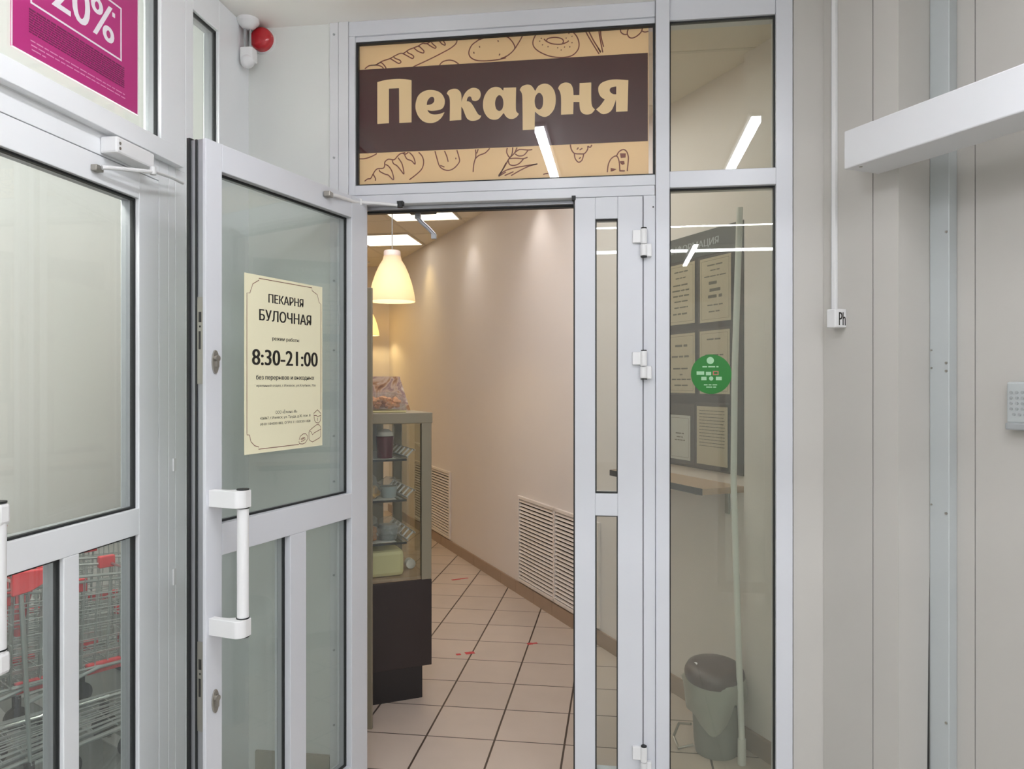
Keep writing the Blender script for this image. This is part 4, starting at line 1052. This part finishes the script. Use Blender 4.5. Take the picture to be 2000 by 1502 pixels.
# red tape scraps on the floor
for i, (x0, y0, x1, y1, w, lab) in enumerate(((-1.273, 5.707, -1.162, 5.784, 0.022, 'worn red tape strip on the floor tiles farthest from the doorway'), (-0.900, 4.145, -0.807, 4.195, 0.03, 'torn two-piece red tape scrap on the floor tiles beside the showcase base'), (-0.532, 4.372, -0.478, 4.397, 0.025, 'short red tape scrap on the floor tiles nearest the wall grille'))):
    t = thing('tape_strip', FR_WORLD, ((x0 + x1) / 2, (y0 + y1) / 2, 0), lab, 'tape', 'red tape on the floor')
    b = MB(); rnd = random.Random(i)
    for k_ in range(4):
        if i == 1 and k_ == 1: continue
        f0, f1 = k_ / 4 + 0.01, (k_ + 1) / 4
        jit = rnd.uniform(-0.004, 0.004)
        A = Vector((x0 + (x1 - x0) * f0, y0 + (y1 - y0) * f0)); B = Vector((x0 + (x1 - x0) * f1, y0 + (y1 - y0) * f1))
        d = (B - A).normalized(); nn = Vector((-d.y, d.x)) * (w / 2 + jit)
        b.prism([tuple(A + nn), tuple(B + nn * 0.8), tuple(B - nn), tuple(A - nn * 0.9)], lambda p, q, hh: Vector((p, q, hh)), 0.0, 0.0012)
    b.build('tape', M['tapered'], t)

# ------------------------------------------------------------------ showcase (axes of the slanting wall; end facing us)
fz = thing('display_case', FR_WALL, (3.33, -1.5, 0), 'glass pastry showcase with taupe frame on a dark brown base', 'display case')
S0, S1, YR, YL = 3.03, 3.608, -1.094, -1.95
MB().box(S0, S1, YL, YR, 0.15, 0.56).build('base_cabinet', M['wenge'], fz, bevel=0.002)
MB().box(S0 + 0.02, S1 - 0.002, YL, YR - 0.046, 0.0, 0.15).build('kick_plinth', M['wenge2'], fz)
b = MB()
pw = 0.05
for s in (S0, S1 - 0.03):
    for y in (YR - pw, YL):
        b.box(s, s + 0.03, y, y + pw, 0.56, 1.31)
b.box(S0, S1 + 0.002, YL - 0.004, YR + 0.004, 1.305, 1.356)
b.build('case_frame', M['taupe'], fz, bevel=0.004)
b = MB()
b.box(S0 + 0.03, S1 - 0.03, YR - 0.012, YR - 0.006, 0.565, 1.305)
b.box(S1 - 0.014, S1 - 0.008, YL + pw, YR - pw, 0.565, 1.305)
b.build('case_glass', M['caseglass'], fz)
MB().box(S0 + 0.005, S0 + 0.012, YL + pw, YR - pw - 0.05, 0.565, 1.305).build('back_panel', M['taupe'], fz)
MB().box(S0 + 0.01, S1 - 0.016, YL + 0.02, YR - 0.02, 0.558, 0.575).build('display_deck', M['shelf'], fz)
for z in (1.128, 0.935, 0.733):
    shf = MB().box(S0 + 0.05, S1 - 0.028, YL + 0.06, YR - 0.115, z, z + 0.008).build('glass_shelf', M['caseglass'], fz)
    MB().box(S1 - 0.030, S1 - 0.0275, YL + 0.06, YR - 0.115, z - 0.001, z + 0.009).build('shelf_front_edge', M['slot'], shf)
    b = MB()
    yq = YR - 0.108
    b.box(S0 + 0.10, S1 - 0.03, yq - 0.002, yq, z + 0.010, z + 0.018); b.box(S0 + 0.10, S1 - 0.03, yq + 0.033, yq + 0.036, z + 0.046, z + 0.052)
    for q in range(6):
        s = S0 + 0.14 + q * 0.075
        b.tube([(s, yq - 0.001, z + 0.014), (s, yq + 0.034, z + 0.049)], 0.0045, 6)
    b.build('price_rail', M['plastic'], shf)
    MB().box(S0 + 0.10, S1 - 0.05, YL + 0.10, YR - 0.16, z + 0.008, z + 0.0095).build('paper_liner', M['paperw'], shf)

def ww(s, y): return (s, y)
# goods
t = thing('dessert_cup', FR_WALL, (3.50, -1.30, 1.1375), 'tall berry dessert cup with clear lid on the top shelf', 'dessert')
b = MB(); b.lathe([(0, 1.1380), (0.036, 1.1380), (0.044, 1.24), (0.0445, 1.243), (0, 1.243)], c=(3.51, -1.298, 0), n=28); b.build('berry_layer', M['berry'], t, smooth=True)
b = MB(); b.lathe([(0.0445, 1.244), (0.047, 1.275), (0.040, 1.300), (0.020, 1.305), (0, 1.305)], c=(3.51, -1.298, 0), n=28); b.build('clear_lid', M['clear'], t, smooth=True)
b = MB(); b.lathe([(0, 1.243), (0.040, 1.244), (0.036, 1.262), (0.018, 1.275), (0, 1.278)], c=(3.51, -1.298, 0), n=24); b.build('cream_topping', M['creamdes'], t, smooth=True)
def lumpy(mb, c, r, s, seed, n=20, amp=0.12):
    rnd = random.Random(seed)
    ph = [rnd.uniform(0, 6.28) for _ in range(6)]
    new = bmesh.ops.create_uvsphere(mb.bm, u_segments=n, v_segments=max(6, n // 2), radius=1.0)['verts']
    for v in new:
        p = v.co
        k_ = 1 + amp * (math.sin(4 * p.x + ph[0]) * math.sin(5 * p.y + ph[1]) + math.sin(6 * p.z + ph[2] + 2 * p.x))
        q = p * k_ * r
        v.co = Vector((q.x * s[0] + c[0], q.y * s[1] + c[1], max(q.z * s[2], -r * s[2] * 0.8) + c[2]))
    return mb
def goods(name, lab, s, y, z, m, r, sc_, seed, lid=None, cat='pastry'):
    t = thing(name, FR_WALL, (s, y, z), lab, cat)
    b = MB(); lumpy(b, (s, y, z + r * sc_[2] * 0.8), r, sc_, seed); b.build('filling', M[m], t, smooth=True)
    if lid:
        b = MB(); lumpy(b, (s, y, z + r * sc_[2] * 1.28), r * 1.22, (sc_[0], sc_[1], sc_[2] * 1.3), seed + 5, 24, 0.16); b.build('clear_wrapper', M[lid], t, smooth=True)
goods('wrapped_pastry', 'gold wrapped pastry on the middle shelf', 3.50, -1.37, 0.9455, 'goldw', 0.045, (1, 1, .8), 3, 'clear')
t = thing('pastry_tub', FR_WALL, (3.49, -1.27, 0.9455), 'pale tub in a clear bag on the middle shelf', 'pastry')
b = MB(); b.lathe([(0, 0.9456), (0.034, 0.9456), (0.042, 1.000), (0, 1.002)], c=(3.49, -1.275, 0), n=24); b.build('tub', M['bluew'], t, smooth=True)
b = MB(); lumpy(b, (3.49, -1.275, 1.018), 0.05, (1, 1, .5), 9, 24, 0.18); b.build('clear_wrapper', M['clear'], t, smooth=True)
goods('wrapped_pastry', 'golden wrapped pastry on the lowest glass shelf next to the door', 3.50, -1.38, 0.7435, 'pastry', 0.045, (1, 1, .9), 13, 'clear')
t = thing('wrapped_cake', FR_WALL, (3.49, -1.275, 0.7435), 'speckled wrapped cake on the lowest glass shelf beside the price rail', 'pastry')
b = MB(); b.lathe([(0, 0.7436), (0.042, 0.7436), (0.050, 0.800), (0.04, 0.815), (0, 0.818)], c=(3.49, -1.28, 0), n=24); b.build('cake_cup', M['spot'], t, smooth=True)
b = MB(); lumpy(b, (3.49, -1.28, 0.80), 0.062, (1, 1, .75), 19, 24, 0.14); b.build('clear_wrapper', M['clear'], t, smooth=True)
t = thing('bread_pack', FR_WALL, (3.48, -1.33, 0.575), 'pale yellow wrapped bread pack on the deck of the showcase', 'bread')
b = MB(); b.box(3.41, 3.56, -1.46, -1.215, 0.5755, 0.70); bb_ = b.build('wrapped_loaf', M['napkin'], t, bevel=0.02)
t = thing('paper_roll', FR_WALL, (3.2, -1.16, 0.575), 'small white roll lying by the side glass of the showcase', 'roll')
b = MB(); b.cyl((3.40, -1.150, 0.60), (3.44, -1.150, 0.60), 0.024, 20); b.build('roll', M['paperw'], t, smooth=True)
# on top of the case
t = thing('cookie_box', FR_WALL, (3.45, -1.35, 1.356), 'clear plastic box of golden cookies on top of the showcase', 'pastry box')
b = MB()
rnd = random.Random(5)
for i in range(90):
    b_ = (3.36 + rnd.random() * 0.18, -1.50 + rnd.random() * 0.27, 1.380 + rnd.random() * 0.045)
    lumpy(b, b_, 0.014, (1, 1, .8), i, 8, 0.1)
b.build('cookies', M['pastry'], t, smooth=True)
b = MB(); b.box(3.34, 3.56, -1.52, -1.205, 1.3565, 1.366); b.build('tray', M['wenge'] if False else M['napkin'], t, bevel=0.003)
b = MB()
b.prism([(-1.525, 1.366), (-1.20, 1.366), (-1.225, 1.44), (-1.26, 1.452), (-1.49, 1.452), (-1.515, 1.44)], lambda p, q, hh: Vector((hh, p, q)), 3.335, 3.565); b.build('clear_lid', M['clear'], t, bevel=0.008)
t = thing('photo_panel', FR_WALL, (3.3, -1.25, 1.356), 'leaning printed panel with a bread photograph on the showcase top', 'panel')
b = MB(); b.prism([(-1.75, 1.3565), (-1.115, 1.3565), (-1.175, 1.53), (-1.75, 1.53)], lambda p, q, hh: Vector((hh + (q - 1.356) * 0.05, p, q)), 3.300, 3.304); b.build('printed_sheet', M['photo'], t)
b = MB(); lumpy(b, (3.3, -1.30, 1.42), 0.001, (1, 1, 1), 1, 6) if False else None
# tall slim screen left of the case, seen edge-on
t = thing('tall_screen', FR_WORLD, (-1.10, 3.15, 0), 'tall slim grey screen edge beside the door stile at the showcase', 'screen')
MB().box(-1.35, -1.066, 3.20, 3.215, 0, 1.91).build('screen_sheet', M['taupe'], t, bevel=0.002)

# ------------------------------------------------------------------ trolleys outside the entrance glass
def cart_meshes():
    res = {}
    b = MB()
    r = 0.0028
    ztop = lambda x: 0.80 - 0.07 * x / 0.72
    zbot = lambda x: 0.42 - 0.02 * x / 0.72
    wid = lambda x, f: (0.215 - 0.05 * x / 0.72) * (1 - 0.18 * (1 - f))
    def P(x, side, f):
        z = zbot(x) + (ztop(x) - zbot(x)) * f
        return (x, side * wid(x, f), z)
    for sd in (-1, 1):
        for f in (0, .16, .32, .48, .64, .8, 1):
            b.tube([P(0, sd, f), P(0.72, sd, f)], r * (2.0 if f in (0, 1) else 1), 5)
        for i in range(16):
            x = 0.72 * i / 15
            b.tube([P(x, sd, 0), P(x, sd, 1)], r * 0.8, 4)
    for f in (0, .2, .4, .6, .8, 1):
        b.tube([P(0.72, -1, f), P(0.72, 1, f)], r * (2 if f == 1 else 1), 5)
        b.tube([P(0.0, -1, f), P(0.0, 1, f)], r * (2 if f == 1 else 1), 5)
    for i in range(9):
        q = -1 + 2 * i / 8
        for x in (0, 0.72):
            a = Vector(P(x, 1, 0)); c = Vector(P(x, 1, 1))
            b.tube([(x, a.y * q, a.z), (x, c.y * q, c.z)], r * 0.8, 4)
        a = Vector(P(0, 1, 0)); c = Vector(P(0.72, 1, 0))
        b.tube([(0, a.y * q, a.z), (0.72, c.y * q, c.z)], r * 0.8, 4)
    for i in range(11):
        x = 0.72 * i / 10
        b.tube([P(x, -1, 0), P(x, 1, 0)], r * 0.8, 4)
    res['basket'] = (b, 'chrome')
    b = MB()
    for sd in (-1, 1):
        b.tube([(-0.06, sd * 0.21, 0.93), (0.02, sd * 0.21, 0.78), (0.04, sd * 0.205, 0.40), (0.05, sd * 0.21, 0.14), (0.40, sd * 0.17, 0.15), (0.70, sd * 0.13, 0.17)], 0.009, 8)
        b.tube([(0.04, sd * 0.2, 0.36), (0.30, sd * 0.17, 0.41), (0.66, sd * 0.14, 0.40)], 0.007, 8)
    for i in range(8):
        q = -1 + 2 * i / 7
        b.tube([(0.06, q * 0.2, 0.165), (0.68, q * 0.13, 0.18)], 0.003, 5)
    for i in range(5):
        x = 0.06 + 0.62 * i / 4
        w = 0.205 - 0.075 * i / 4
        b.tube([(x, -w, 0.163), (x, w, 0.163)], 0.003, 5)
    res['chassis'] = (b, 'chrome')
    b = MB(); b.tube([(-0.07, -0.225, 0.93), (-0.07, 0.225, 0.93)], 0.014, 12); res['handle'] = (b, 'cartred')
    b = MB(); b.box(0.02, 0.028, -0.18, 0.18, 0, 0.20, Matrix.Translation((0, 0, 0.60)) @ Matrix.Rotation(R(14), 4, 'Y')); res['seat_flap'] = (b, 'cartred')
    for sd in (-1, 1):
        res['bumper', sd, 0] = (MB().box(0.67, 0.735, sd * 0.165 - 0.014, sd * 0.165 + 0.014, 0.715, 0.765), 'cartred')
        res['bumper', sd, 1] = (MB().prism([(-0.01, 0.755), (0.05, 0.765), (0.17, 0.825), (0.16, 0.835), (-0.01, 0.84)], (lambda p, q, hh: Vector((p, hh, q))), sd * 0.214 - 0.013, sd * 0.214 + 0.013), 'cartred')
        res['bumper', sd, 2] = (MB().box(0.50, 0.66, sd * 0.150 - 0.012, sd * 0.150 + 0.012, 0.385, 0.425), 'cartred')
    return res
def cart_wheel(x, y):
    b = MB(); b.cyl((x, y - 0.012, 0.05), (x, y + 0.012, 0.05), 0.05, 20); b.box(x - 0.012, x + 0.012, y - 0.018, y - 0.014, 0.04, 0.15); b.box(x - 0.012, x + 0.012, y + 0.014, y + 0.018, 0.04, 0.15)
    return b
proto = {}
def make_cart(i, frame, lab):
    root = thing('shopping_cart', frame, (0, 0, 0), lab, 'shopping cart', 'nested shopping trolleys')
    if not proto:
        for k_, (b, mn) in cart_meshes().items(): proto[k_] = b.build(k_ if isinstance(k_, str) else k_[0], M[mn], root, smooth=k_ == 'handle', bevel=0 if isinstance(k_, str) else 0.004)
        for x, y in ((0.05, 0.2), (0.05, -0.2), (0.68, 0.13), (0.68, -0.13)):
            proto[('wheel', x, y)] = cart_wheel(x, y).build('wheel', M['rubber'], root)
    else:
        for k_, src in proto.items():
            c = src.copy(); COL.objects.link(c); c.parent = root
labs = ('shopping trolley at the near end of the row behind the entrance door', 'second shopping trolley in the nested row behind the entrance door', 'third shopping trolley in the nested row behind the entrance door', 'fourth shopping trolley at the far end of the nested row')
ca = R(58)
for i in range(4):
    q = -0.72 + 0.24 * i
    fr = Matrix.Translation((-2.30 + q * math.cos(ca), 2.55 + q * math.sin(ca), -0.01)) @ Matrix.Rotation(ca, 4, 'Z')
    make_cart(i, fr, labs[i])
fr = Matrix.Translation((-2.95, 2.75, -0.01)) @ Matrix.Rotation(R(62), 4, 'Z')
make_cart(4, fr, 'lone shopping trolley standing behind the nested row')
fr = Matrix.Translation((-2.80, 3.05, -0.01)) @ Matrix.Rotation(R(62), 4, 'Z')
make_cart(5, fr, 'shopping trolley pushed ahead of the lone one behind the row')
# low guard rails on the trolley bay floor
for (x0, y0, x1, y1, lab) in ((-2.9, 3.38, -1.75, 2.78, 'pale floor rail of the trolley bay farther from the entrance door'), (-3.1, 3.33, -1.70, 2.34, 'pale floor rail of the trolley bay nearer the entrance door')):
    t = thing('guard_rail', FR_WORLD, (x0, y0, 0), lab, 'guard rail', 'trolley bay rails')
    d = Vector((x1 - x0, y1 - y0)); X = Matrix.Translation(((x0 + x1) / 2, (y0 + y1) / 2, -0.008)) @ Matrix.Rotation(math.atan2(d.y, d.x), 4, 'Z')
    MB().box(-d.length / 2, d.length / 2, -0.03, 0.03, -0.002, 0.003, X).build('rail_bar', M['kerb'], t)
    b = MB()
    for f in (-0.45, -0.15, 0.15, 0.45): b.cyl(X @ Vector((f * d.length, 0, 0.003)), X @ Vector((f * d.length, 0, 0.006)), 0.008, 10)
    b.build('rail_bolts', M['steel'], t)

for o in bpy.data.objects:
    if '_b' in o: del o['_b']
